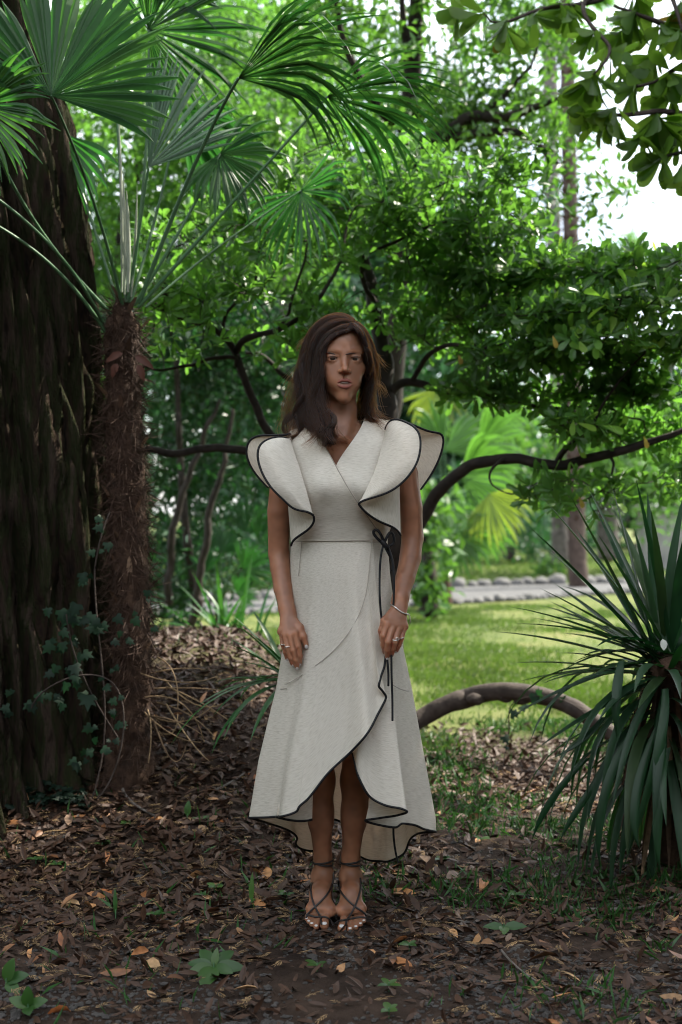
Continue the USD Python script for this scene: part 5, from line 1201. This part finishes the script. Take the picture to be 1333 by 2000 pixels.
# --- hair: a soft under-shape and strands combed along guide locks
rs = np.random.RandomState(201)
def lock(rows, n=26):
    a = np.asarray(rows, float)
    return spline(np.concatenate([at(a[:, 0], a[:, 1], WD + a[:, 2]), a[:, 3:4]], 1), n)     # px, py, dy, spread radius m
locks = [lock(r) for r in (
 # over the crown and down on the image's left
 [(692, 634, -.045, 0.0049), (660, 628, -.055, 0.0082), (626, 652, -.058, 0.0115), (611, 700, -.058, 0.0131), (608, 760, -.060, 0.0148), (616, 812, -.075, 0.0139), (634, 850, -.100, 0.0098), (650, 866, -.110, 0.0033)],
 [(694, 636, -.055, 0.0049), (668, 640, -.078, 0.0074), (638, 662, -.080, 0.0090), (622, 705, -.074, 0.0107), (618, 760, -.070, 0.0131), (626, 815, -.088, 0.0123), (640, 852, -.110, 0.0082), (635, 872, -.118, 0.0033)],
 [(690, 630, -.020, 0.0066), (650, 622, -.020, 0.0098), (618, 645, -.015, 0.0131), (603, 700, -.010, 0.0148), (598, 760, -.012, 0.0164), (602, 815, -.030, 0.0148), (613, 838, -.06, 0.0082), (622, 860, -.095, 0.0033)],
 [(690, 628, .02, 0.0082), (650, 620, .03, 0.0115), (613, 650, .03, 0.0148), (598, 705, .03, 0.0164), (590, 765, .03, 0.0180), (590, 815, .02, 0.0131), (584, 835, .01, 0.0049)],
 [(680, 630, .05, 0.0098), (645, 632, .06, 0.0131), (618, 665, .06, 0.0148), (605, 720, .06, 0.0164), (600, 780, .06, 0.0164), (596, 825, .05, 0.0098)],
 [(660, 640, .07, 0.0131), (640, 660, .085, 0.0148), (632, 700, .085, 0.0164), (628, 760, .07, 0.0164), (624, 820, .06, 0.0131)],
 [(694, 637, -.060, 0.0041), (672, 648, -.088, 0.0049), (648, 658, -.090, 0.0057), (632, 680, -.086, 0.0066), (624, 720, -.080, 0.0082), (622, 770, -.076, 0.0098), (634, 826, -.095, 0.0090), (652, 858, -.115, 0.0041)],
 [(612, 680, -.02, .006), (592, 735, -.02, .008), (600, 772, -.03, .008), (578, 806, -.03, .007), (584, 836, -.035, .005), (570, 858, -.04, .002)],
 [(606, 700, .0, .006), (584, 750, .0, .008), (590, 785, -.01, .007), (568, 815, -.01, .005), (562, 845, -.015, .002)],
 [(690, 640, -.075, .003), (650, 660, -.095, .004), (628, 690, -.092, .005), (626, 730, -.088, .005), (615, 770, -.088, .006), (628, 812, -.10, .006), (622, 846, -.112, .003)],
 [(640, 800, -.10, .005), (652, 826, -.112, .006), (645, 848, -.118, .005), (656, 868, -.120, .002)],
 [(686, 633, -.066, .005), (700, 645, -.086, .006), (713, 668, -.080, .006), (721, 700, -.06, .005), (722, 735, -.035, .004)],
 # right of the parting
 [(694, 636, -.050, 0.0049), (710, 652, -.052, 0.0066), (721, 690, -.030, 0.0082), (724, 740, -.015, 0.0090), (718, 785, -.01, 0.0082), (723, 812, -.01, 0.0049), (740, 822, -.01, 0.0025)],
 [(692, 632, -.020, 0.0066), (713, 650, -.015, 0.0082), (727, 695, .0, 0.0098), (729, 745, .01, 0.0098), (722, 795, .015, 0.0090), (718, 822, .01, 0.0049)],
 [(690, 630, .02, 0.0082), (712, 652, .03, 0.0098), (724, 700, .04, 0.0115), (724, 760, .045, 0.0115), (713, 810, .04, 0.0082), (710, 830, .03, 0.0049)],
 [(685, 632, .05, 0.0098), (703, 660, .065, 0.0131), (710, 710, .07, 0.0148), (708, 770, .06, 0.0131), (703, 825, .05, 0.0098)],
 [(665, 640, .07, 0.0131), (670, 670, .09, 0.0148), (675, 720, .085, 0.0164), (675, 780, .06, 0.0164), (675, 822, .05, 0.0115)],
 [(695, 638, -.062, 0.0033), (707, 650, -.070, 0.0041), (715, 672, -.055, 0.0049), (720, 710, -.035, 0.0057), (718, 745, -.020, 0.0049)])]
cap = [(c, r) for l in locks for c, r in zip(l[:, :3], l[:, 3])]
HX = np.arange(-.165, .14, .004); HY = np.arange(-.15, .135, .004); HZ = np.arange(1.36, 1.78, .004)
HS = np.full((len(HX), len(HY), len(HZ)), .05, np.float32); Pp = np.stack(np.meshgrid(HX, HY, HZ, indexing="ij"), -1)
for l in locks:
    for (c0, r0), (c1, r1) in zip(zip(l[:-1:2, :3] - OFF, l[:-1:2, 3]), zip(l[1::2, :3] - OFF, l[1::2, 3])):
        lo, hi = np.minimum(c0, c1) - .05, np.maximum(c0, c1) + .05
        sl = tuple(slice(np.searchsorted(a, lo[k]), np.searchsorted(a, hi[k])) for k, a in enumerate((HX, HY, HZ)))
        q = Pp[sl] - c0; ab = c1 - c0; t = np.clip(q @ ab / max(ab @ ab, 1e-12), 0, 1)
        d = np.linalg.norm(q - t[..., None] * ab, axis=-1) - (r0 + (r1 - r0) * t) * .62
        sub = HS[sl]; h = np.clip(.5 + .5 * (sub - d) / .014, 0, 1); sub[...] = sub * (1 - h) + d * h - .014 * h * (1 - h)
q = (Pp - hd(0, -.014, .036)) @ HRo; rr_ = np.array([.0775, .098, .0835])      # the scalp's own cover, open at the face
k0 = np.linalg.norm(q / rr_, axis=-1); k1 = np.linalg.norm(q / rr_ ** 2, axis=-1); d = k0 * (k0 - 1) / np.maximum(k1, 1e-9)
open_face = np.maximum(q[..., 1] - .062 + .35 * np.maximum(-q[..., 2] - .0, 0) * 3, -1)
d = np.maximum(d, np.minimum(np.maximum(q[..., 1] - .035, -(q[..., 2] - .040)), .05))
d = np.maximum(d, -(q[..., 2] + .06))
h = np.clip(.5 + .5 * (HS - d) / .012, 0, 1); HS = HS * (1 - h) + d * h - .012 * h * (1 - h)
hv, hf = surface_nets(HS, (HX, HY, HZ))
hair = part(her, "hair", (hv + OFF, hf), "hair_base", True)
SP, SC, SW = [], [], []
for li, l in enumerate(locks):
    m = 560 if l[:, 3].max() > .008 else 220
    t = unit(np.gradient(l[:, :3], axis=0)); ref = unit(np.cross(t, [0.2, 1, .1])); bi = np.cross(t, ref)
    for k in range(m):
        a = rs.uniform(0, 6.28); rr0 = math.sqrt(rs.uniform(.25, 1.35))
        ph = rs.uniform(0, 6.28); cw = rs.uniform(0, .35)
        u_ = np.linspace(0, 1, len(l))
        aa = a + .5 * np.sin(u_ * 3 + ph) * cw
        off = (np.cos(aa)[:, None] * ref + np.sin(aa)[:, None] * bi) * (l[:, 3] * rr0)[:, None]
        end = int(len(l) * rs.uniform(.74, 1.0)) if rs.rand() < .7 else len(l)
        p = l[:, :3] + off + (.0095 * np.sin(u_ * 10 + li * 1.7 + ph * .22)[:, None] * ref + .0085 * np.sin(u_ * 9 + li * 2.3 + ph * .22)[:, None] * bi) * u_[:, None] + .0012 * np.sin(u_ * 16 + ph)[:, None] * bi
        if rs.rand() < .16: p = p + (u_ ** 2)[:, None] * rs.normal(size=3) * [.016, .012, .008]
        p = p[:end]
        SP.append(p); SC.append(len(p)); SW.append(np.interp(np.linspace(0, 1, len(p)), [0, .8, 1], [.0010, .0009, .0003]))
fly = [[(596, 700, .0), (582, 735, .0), (574, 770, -.01), (562, 800, -.01), (558, 830, -.01), (566, 850, -.02)], [(598, 760, -.03), (590, 800, -.04), (580, 826, -.05), (572, 840, -.05)], [(668, 626, .0), (650, 620, .0), (628, 630, .0), (606, 652, .0)], [(600, 740, .0), (572, 780, .0), (563, 815, -.01), (566, 840, -.01)], [(598, 720, .01), (575, 750, .01), (560, 790, .0), (562, 822, .0)], [(600, 760, -.02), (584, 800, -.02), (566, 826, -.03), (560, 845, -.04)],
       [(595, 690, .02), (582, 720, .02), (566, 745, .02), (560, 760, .02)], [(625, 838, -.09), (612, 855, -.10), (596, 868, -.11)], [(722, 690, 0), (735, 695, 0), (742, 705, 0), (750, 712, 0)], [(728, 745, .0), (740, 752, 0), (748, 770, 0)],
       [(722, 800, .0), (735, 815, -.02), (746, 828, -.05), (758, 832, -.06)], [(606, 660, .03), (592, 668, .03), (584, 682, .03)], [(730, 780, .01), (736, 806, .0), (752, 818, -.02)]]
for f_ in fly:
    g_ = spline([w(*q) for q in f_], 14)
    for k in range(34):
        p = g_ + rs.normal(size=3) * .004 + np.linspace(0, 1, 14)[:, None] * rs.normal(size=3) * .010
        SP.append(p); SC.append(14); SW.append(np.linspace(.0008, .0003, 14))
curves(hair, "strands", np.vstack(SP), SC, np.concatenate(SW), "hair")

# --- dress
def cloth(parent, name, P, uvscale=(1, 1), rot=0.0):
    """A sheet of cloth from a grid of points, with a texture frame along it in metres."""
    du = np.concatenate([np.zeros((1, P.shape[1])), np.cumsum(np.linalg.norm(np.diff(P, axis=0), axis=2), 0)])
    dv = np.concatenate([np.zeros((P.shape[0], 1)), np.cumsum(np.linalg.norm(np.diff(P, axis=1), axis=2), 1)], 1)
    du = du.mean(1)[:, None] + 0 * du; dv = dv.mean(0)[None] + 0 * dv
    c, s = math.cos(rot), math.sin(rot)
    uv = np.stack([du * c - dv * s, du * s + dv * c], -1).reshape(-1, 2)
    return part(parent, name, grid(P), "dress_cloth", True, uv=uv)
# torso outline in the view: row py -> left px, right px, front depth, back depth
BO = np.array([(820, 566, 772, .012, .03), (832, 564, 776, -.020, .045), (850, 562, 779, -.052, .062), (870, 561, 781, -.078, .075), (910, 562, 780, -.106, .088), (955, 565, 776, -.122, .09), (990, 568, 768, -.112, .09), (1025, 571, 760, -.100, .088), (1058, 572, 757, -.096, .085)])
def torso_front(px, py):
    l, r, b, bk = (PchipInterpolator(BO[:, 0], BO[:, k])(np.clip(py, 820, 1058)) for k in (1, 2, 3, 4))
    c, hw = (l + r) / 2, (r - l) / 2
    u = np.clip((px - c) / hw, -1, 1)
    y = b * (1 - np.abs(u) ** 2.4) ** (1 / 2.0) 
    for bx in (622, 712): y = y - .017 * np.exp(-((px - bx) / 34) ** 2 - ((py - 955) / 38) ** 2)
    return y
def bodice(outer, inner, n=56, m=44, lift=0.0):
    so, si = spline(np.array(outer, float), n), spline(np.array(inner, float), n)
    s = np.linspace(0, 1, m)
    xy = so[:, None] * (1 - s)[None, :, None] + si[:, None] * s[None, :, None]
    return w(xy[..., 0], xy[..., 1], torso_front(xy[..., 0], xy[..., 1]) - lift * (.25 + .75 * np.clip((1058 - xy[..., 1]) / 50, 0, 1)))
dress_P = bodice([(757, 1058), (768, 1010), (776, 960), (780, 910), (781, 870), (770, 824)], [(690, 1058), (668, 1010), (650, 962), (655, 914), (684, 867), (714, 812)], lift=.004)
dress = cloth(her, "dress", dress_P)
over_P = bodice([(572, 1058), (567, 1010), (563, 960), (561, 910), (561, 875), (566, 842)], [(752, 1054), (722, 1014), (684, 958), (657, 911), (635, 870), (614, 822)], lift=.010)
cloth(dress, "wrap_panel", over_P)
part(dress, "wrap_edge", tube(over_P[:, -1] + [0, -.0005, 0], .0013, 6), "seam_line", True)  # darker tube paints the slight shadow along the wrap panel edge
rows = []
for py, l, r, f_, bk in BO:
    ph = np.linspace(math.pi, 0, 40); c, hw = (l + r) / 2, (r - l) / 2
    if py < 840: py = py + 6 * abs(0)
    rows.append(w(c + hw * np.cos(ph), py + 0 * ph, bk * np.abs(np.sin(ph)) ** .8))
cloth(dress, "back_panel", np.array(rows))
# skirt: every string runs from the waist to its own hem point
def base_shape(z):
    k = np.interp(z, [w(666, 1600)[2], w(666, 1480)[2], w(666, 1340)[2], w(666, 1190)[2], w(666, 1120)[2], w(666, 1056)[2]][:], np.arange(6))
    a = np.interp(k, np.arange(6), [.268, .236, .192, .150, .142, .1365]); b = np.interp(k, np.arange(6), [.215, .185, .150, .122, .110, .093])
    c = np.interp(k, np.arange(6), [-.006, -.003, .007, .004, -.001, -.002])
    return a, b, c
def strings(hem, n=46, lift=0.0, power=2.2, m=None, top=1056, seed=0, fold=1.0):
    """hem rows: (angle deg: 0 = image right, -90 = towards the viewer, px, py, dy)."""
    h = np.asarray(hem, float); m = m or 14 * len(h)
    tt = np.linspace(0, 1, len(h)); t = np.linspace(0, 1, m)
    hh = PchipInterpolator(np.concatenate([[0], np.cumsum(np.hypot(np.diff(h[:, 1]), np.diff(h[:, 2])) + 300 * np.abs(np.diff(h[:, 3])) + 4)]), h)
    L = hh.x[-1]; q = hh(t * L)
    H = w(q[:, 1], q[:, 2], q[:, 3]); th = np.radians(q[:, 0])
    zt_ = w(666, top)[2]
    out = []
    for s in np.linspace(0, 1, n):
        z = zt_ + (H[:, 2] - zt_) * s
        a, b, c = base_shape(z); ah, bh, ch = base_shape(H[:, 2])
        bx, by = c + (a + lift) * np.cos(th), (b + lift) * np.sin(th)
        hx, hy = ch + (ah + lift) * np.cos(th), (bh + lift) * np.sin(th)
        k = s ** power
        fo = (.012 * np.sin(9 * th + 1.3 + seed) + .005 * np.sin(17 * th + seed)) * s ** 1.6 * fold
        out.append(np.stack([bx + (H[:, 0] - hx) * k + fo * np.cos(th), WD + by + (H[:, 1] - WD - hy) * k + fo * np.sin(th), z], -1))
    return np.array(out), out[-1]
under_hem = [(-98, 668, 1450, -.148), (-90, 688, 1472, -.150), (-80, 700, 1520, -.160), (-70, 722, 1557, -.178), (-58, 760, 1577, -.190), (-50, 790, 1583, -.190), (-46, 796, 1587, -.182), (-47, 780, 1594, -.150), (-48, 745, 1600, -.125), (-46, 714, 1605, -.110), (-40, 735, 1612, -.085), (-32, 770, 1617, -.075), (-26, 792, 1611, -.070), (-18, 812, 1613, -.045),
             (-6, 832, 1622, -.02), (0, 843, 1626, .0), (12, 836, 1627, .05), (28, 812, 1633, .10), (42, 793, 1650, .13), (50, 784, 1672, .14), (60, 762, 1682, .17), (75, 730, 1684, .20), (84, 700, 1674, .215), (92, 672, 1612, .24), (100, 652, 1600, .245), (110, 634, 1640, .22), (118, 612, 1665, .20), (128, 590, 1660, .18), (136, 576, 1646, .16), (142, 572, 1636, .14), (150, 560, 1622, .11), (163, 522, 1608, .05), (180, 478, 1597, .0)]
UP, UH = strings(under_hem, 50, 0.0, 2.4, 300)
cloth(dress, "under_skirt", UP)
part(dress, "hem_piping", tube(UH + [0, 0, .002], .0034, 7), "black_cord", True)
over_hem = [(182, 478, 1596, .0), (200, 500, 1597, -.07), (222, 530, 1597, -.13), (240, 560, 1592, -.175), (247, 582, 1583, -.195), (249, 584, 1577, -.200), (253, 600, 1562, -.200), (262, 640, 1512, -.195), (272, 688, 1467, -.190), (284, 720, 1424, -.182), (296, 748, 1383, -.168), (300, 757, 1362, -.158), (301, 750, 1350, -.168), (301, 743, 1340, -.176), (305, 747, 1325, -.160), (310, 755, 1300, -.140), (311, 757, 1270, -.128)]
OP, OH = strings(over_hem, 50, .006, 2.6, 220)
cloth(dress, "over_skirt", OP)
part(dress, "wrap_piping", tube(OH + [0, -.001, .0], .0034, 7), "black_cord", True)
# the inner fold that shows below the over skirt on the left
IP = np.stack([spline([w(545, 1570, -.13), w(575, 1574, -.12), w(600, 1560, -.10), w(612, 1545, -.08)], 20), spline([w(540, 1596, -.14), w(560, 1601, -.12), w(585, 1604, -.10), w(610, 1601, -.08)], 20)], 0)
IP = np.array([IP[0] * (1 - s) + IP[1] * s for s in np.linspace(0, 1, 8)])
cloth(dress, "hem_fold", IP); part(dress, "fold_piping", tube(IP[-1], .0036, 7), "black_cord", True)
allP = np.vstack([OP.reshape(-1, 3), over_P.reshape(-1, 3)]); allS = screen(allP); kd = cKDTree(allS)
def draped(pxs, n=30, lift=.0032):
    s = spline(np.array(pxs, float), n); d = allP[kd.query(s)[1]][:, 1]
    d = np.convolve(np.pad(d, 3, mode="edge"), np.ones(7) / 7, "valid")
    return at(s[:, 0], s[:, 1], d - lift)
for pxs in ([(573, 1057), (620, 1056.5), (680, 1056), (728, 1055)], [(727, 1058), (720, 1130), (708, 1185), (675, 1245), (630, 1290), (585, 1322), (556, 1338)], [(590, 1058), (587, 1090), (583, 1125)], [(548, 1346), (560, 1345)]):
    part(dress, "seam", tube(draped(pxs), .0011, 5), "seam_line", True)
sk = spline([w(800, 1350, -.05), w(785, 1347, -.085), w(768, 1338, -.11)], 14)
part(dress, "seam", tube(sk, .0011, 5), "seam_line", True)
# flounced sleeves
def ruled(c0, c1, n=40, m=16, bulge=.0, drop=.0):
    a = spline(np.array([w(*q) for q in c0]), n); b = spline(np.array([w(*q) for q in c1]), n)
    s = np.linspace(0, 1, m)
    P = a[:, None] * (1 - s)[None, :, None] + b[:, None] * s[None, :, None]
    P[..., 1] -= bulge * np.sin(np.pi * s)[None, :] * np.sin(np.pi * np.clip(np.linspace(0.08, 1.0, n), 0, 1))[:, None]
    return P
def flounce(front, lower, back):
    P = ruled(*front[:2], bulge=front[2]); r1 = cloth(dress, "sleeve_flounce", P, rot=front[3]); part(dress, "sleeve_piping", tube(P[:, -1], .0034, 7), "black_cord", True)
    P = ruled(*lower[:2], bulge=lower[2]); cloth(dress, "sleeve_flounce", P, rot=lower[3]); part(dress, "sleeve_piping", tube(P[:, -1], .0034, 7), "black_cord", True)
    P = ruled(*back[:2], bulge=back[2]); cloth(dress, "sleeve_flounce", P, rot=back[3]); part(dress, "sleeve_piping", tube(P[:, -1], .0034, 7), "black_cord", True)
flounce(([(753, 840, -.030), (744, 880, -.085), (732, 920, -.118), (716, 955, -.135), (702, 983, -.140)], [(753, 839, -.036), (768, 820, -.060), (792, 824, -.090), (817, 843, -.115), (821, 880, -.135), (808, 916, -.150), (765, 958, -.160), (718, 975, -.155), (701, 984, -.146)], .022, .5),
        ([(704, 976, -.130), (735, 955, -.110), (765, 938, -.085), (781, 930, -.06)], [(701, 984, -.144), (718, 1003, -.135), (745, 1020, -.115), (768, 1030, -.095), (783, 1046, -.075)], .0, .2),
        ([(772, 822, -.01), (786, 850, .005), (798, 900, .01), (806, 948, .01)], [(760, 824, -.03), (800, 827, -.03), (842, 843, .0), (864, 850, .02), (865, 874, .03), (853, 908, .035), (838, 934, .035), (822, 956, .03)], .0, .9))
flounce(([(567, 852, -.030), (576, 885, -.080), (589, 925, -.112), (602, 970, -.132), (612, 1006, -.136)], [(568, 860, -.040), (548, 854, -.065), (524, 858, -.090), (507, 872, -.110), (504, 894, -.120), (511, 920, -.130), (530, 952, -.145), (553, 975, -.150), (574, 993, -.150), (592, 998, -.150), (613, 1007, -.142)], .022, -.5),
        ([(610, 1000, -.130), (592, 990, -.115), (575, 980, -.09), (562, 975, -.07)], [(613, 1008, -.140), (612, 1022, -.132), (600, 1036, -.120), (580, 1050, -.105), (569, 1066, -.085)], .0, -.2),
        ([(560, 853, -.01), (545, 872, .0), (532, 905, .01), (528, 945, .01)], [(568, 847, -.03), (540, 850, -.02), (508, 851, .01), (489, 860, .025), (482, 880, .03), (488, 906, .035), (505, 932, .035), (524, 952, .03)], .0, -.9))
# ties: a bow at the waist and long cords
tie = part(dress, "waist_bow", join([tube(spline([w(*q) for q in r], 24), rr_, 7) for r, rr_ in (
    ([(748, 1062, -.085), (736, 1050, -.10), (730, 1038, -.105), (735, 1035, -.106), (744, 1044, -.10), (752, 1060, -.09)], .0042), ([(750, 1060, -.085), (757, 1048, -.09), (764, 1040, -.085), (770, 1052, -.08), (760, 1066, -.085)], .0042),
    ([(746, 1056, -.09), (752, 1064, -.094), (758, 1070, -.088)], .0075), ([(752, 1064, -.09), (762, 1085, -.085), (768, 1100, -.08), (766, 1116, -.08)], .0045))]), "black_cord", True)
for r in ([(750, 1064, -.09), (744, 1090, -.105), (742, 1130, -.118), (743, 1180, -.135), (750, 1240, -.135), (757, 1290, -.142), (759, 1340, -.150)], [(754, 1064, -.088), (766, 1090, -.095), (770, 1140, -.11), (768, 1200, -.12), (765, 1280, -.145), (766, 1340, -.155), (767, 1408, -.165)], [(769, 1605, -.07), (770, 1640, -.06), (774, 1668, -.05), (779, 1686, -.05)]):
    part(dress, "tie_cord", tube(spline([w(*q) for q in r], 40), .0032, 7), "black_cord", True)

# --- sandals
for s in (-1, 1):
    L = LEG[s]; sx = 1 if s > 0 else -1
    sd = part(her, "sandal", (np.zeros((3, 3)) + L["ank"] + OFF, np.array([[0, 1, 2]])), "black_leather") if False else None
    an = np.array(L["ank"]) + OFF
    cx0 = (627 if s < 0 else 687)
    bx_ = w(cx0, 1800, -.10)[0]; hx = an[0]
    # sole: from the toes up to the raised heel
    prof = [(-.130, .005, .030), (-.118, .006, .040), (-.085, .007, .044), (-.050, .014, .040), (-.010, .038, .033), (.035, .068, .029), (.080, .082, .028), (.098, .083, .018)]
    top, bot = [], []
    for dy, z, hw in prof:
        t = np.clip((dy + .12) / .2, 0, 1); c = bx_ * (1 - t) + hx * t
        a = np.linspace(-1, 1, 9)
        top.append(np.stack([c + a * hw * (1 if True else 1), np.full(9, WD + dy), np.full(9, z + .006)], -1)); bot.append(np.stack([c + a * hw, np.full(9, WD + dy), np.full(9, z - .006)], -1))
    loop = np.concatenate([np.array(top), np.array(bot)[:, ::-1]], 1)
    sole = part(her, "sandal", join([grid(loop, True), grid(np.stack([loop[0, :9], loop[0, 9:][::-1]], 0)), grid(np.stack([loop[-1, :9], loop[-1, 9:][::-1]], 0))]), "black_leather", False, "black strappy heeled sandal")
    part(sole, "heel", tube(np.array([[hx, WD + .085, .080], [hx, WD + .090, .04], [hx, WD + .092, -.004]]), [.012, .007, .006], 10), "black_leather", True)
    mir = (lambda x: x) if s < 0 else (lambda x: None)
    SL = {-1: [[(598, 1793), (604, 1788), (614, 1791), (628, 1791), (640, 1793), (648, 1800), (652, 1808)], [(627, 1797), (629, 1806)], [(628, 1794), (618, 1776), (612, 1762), (608, 1745), (609, 1725)], [(599, 1788), (612, 1775), (630, 1758), (644, 1740), (651, 1722), (652, 1705)]],
          1: [[(656, 1803), (664, 1799), (676, 1797), (690, 1794), (704, 1792), (714, 1793)], [(677, 1799), (676, 1808)], [(678, 1797), (690, 1778), (698, 1760), (704, 1740), (704, 1715)], [(716, 1788), (704, 1778), (690, 1768), (676, 1755), (665, 1740), (662, 1720)]]}[s]
    for r in SL:
        pp = spline(np.array(r, float), 16)
        p = np.array([hit(x, y, 3.6, 4.02, .0018) for x, y in pp])
        good = np.abs(p[:, 1] - np.median(p[:, 1])) < .14
        part(sole, "strap", tube(p[good], .0029, 7), "black_leather", True)
    for (dz, tl) in ((.018, .12), (.012, -.14)):     # cords wound round the ankle
        a = np.linspace(0, 2 * math.pi, 40)
        c0 = an + [0, 0, dz]
        ring = []
        for q in a:
            d = np.array([math.cos(q), math.sin(q), tl * math.cos(q) + .0])
            t = np.linspace(.01, .06, 60); pts = c0 - OFF + t[:, None] * d
            sv = map_coordinates(SDF, [np.interp(pts[:, k], ax_, np.arange(len(ax_))) for k, ax_ in enumerate((gxs, gys, gzs))], order=1)
            ring.append(pts[int(np.argmax(sv > .0016))] + OFF)
        part(sole, "ankle_strap", tube(np.array(ring), .0027, 7, False), "black_leather", True)

# --- jewellery
ear = hd(.076, .004, -.030) + OFF
er = part(her, "earring", join([tube(ear + np.array([[.004 * math.cos(q), -.004, .004 * math.sin(q) - .004 - dz] for q in np.linspace(0, 6.28, 14)]), .0011, 5) for dz in (-.010, 0, .010)] + [tube(np.array([ear + [0, -.004, -.008], ear + [-.001, -.006, -.048]]), .0006, 5)]), "silver", True)
part(er, "pearl", (ico.vertices * .0032 + ear + [-.001, -.006, -.052], ico.faces), "pearl", True)
part(er, "pearl", (ico.vertices * .0020 + ear + [0, -.005, -.020], ico.faces), "pearl", True)
bp = np.array([hit(x, y, 3.55, 4.0, .002) for x, y in spline(np.array([(762, 1180), (772, 1186), (782, 1194), (792, 1199), (799, 1200)], float), 22)])
bc = part(her, "bracelet", tube(bp, .0018 * (1 + .5 * (np.arange(22) % 2)), 6), "silver", True)
part(bc, "chain", tube(spline([bp[-1], bp[-1] + [.004, 0, -.012], bp[-1] + [.002, 0, -.028]], 12), .0011 * (1 + .6 * (np.arange(12) % 2)), 5), "silver", True)
for r in ([(767, 1250), (772, 1251), (778, 1250)], [(779, 1249), (785, 1247), (790, 1245)], [(773, 1247), (778, 1246)], [(549, 1258), (553, 1260), (556, 1260)], [(557, 1264), (562, 1264), (566, 1263)]):
    p = np.array([hit(x, y, 3.55, 4.0, .0012) for x, y in spline(np.array(r, float), 9)])
    part(her, "ring", tube(p, .0016, 6), "silver", True)
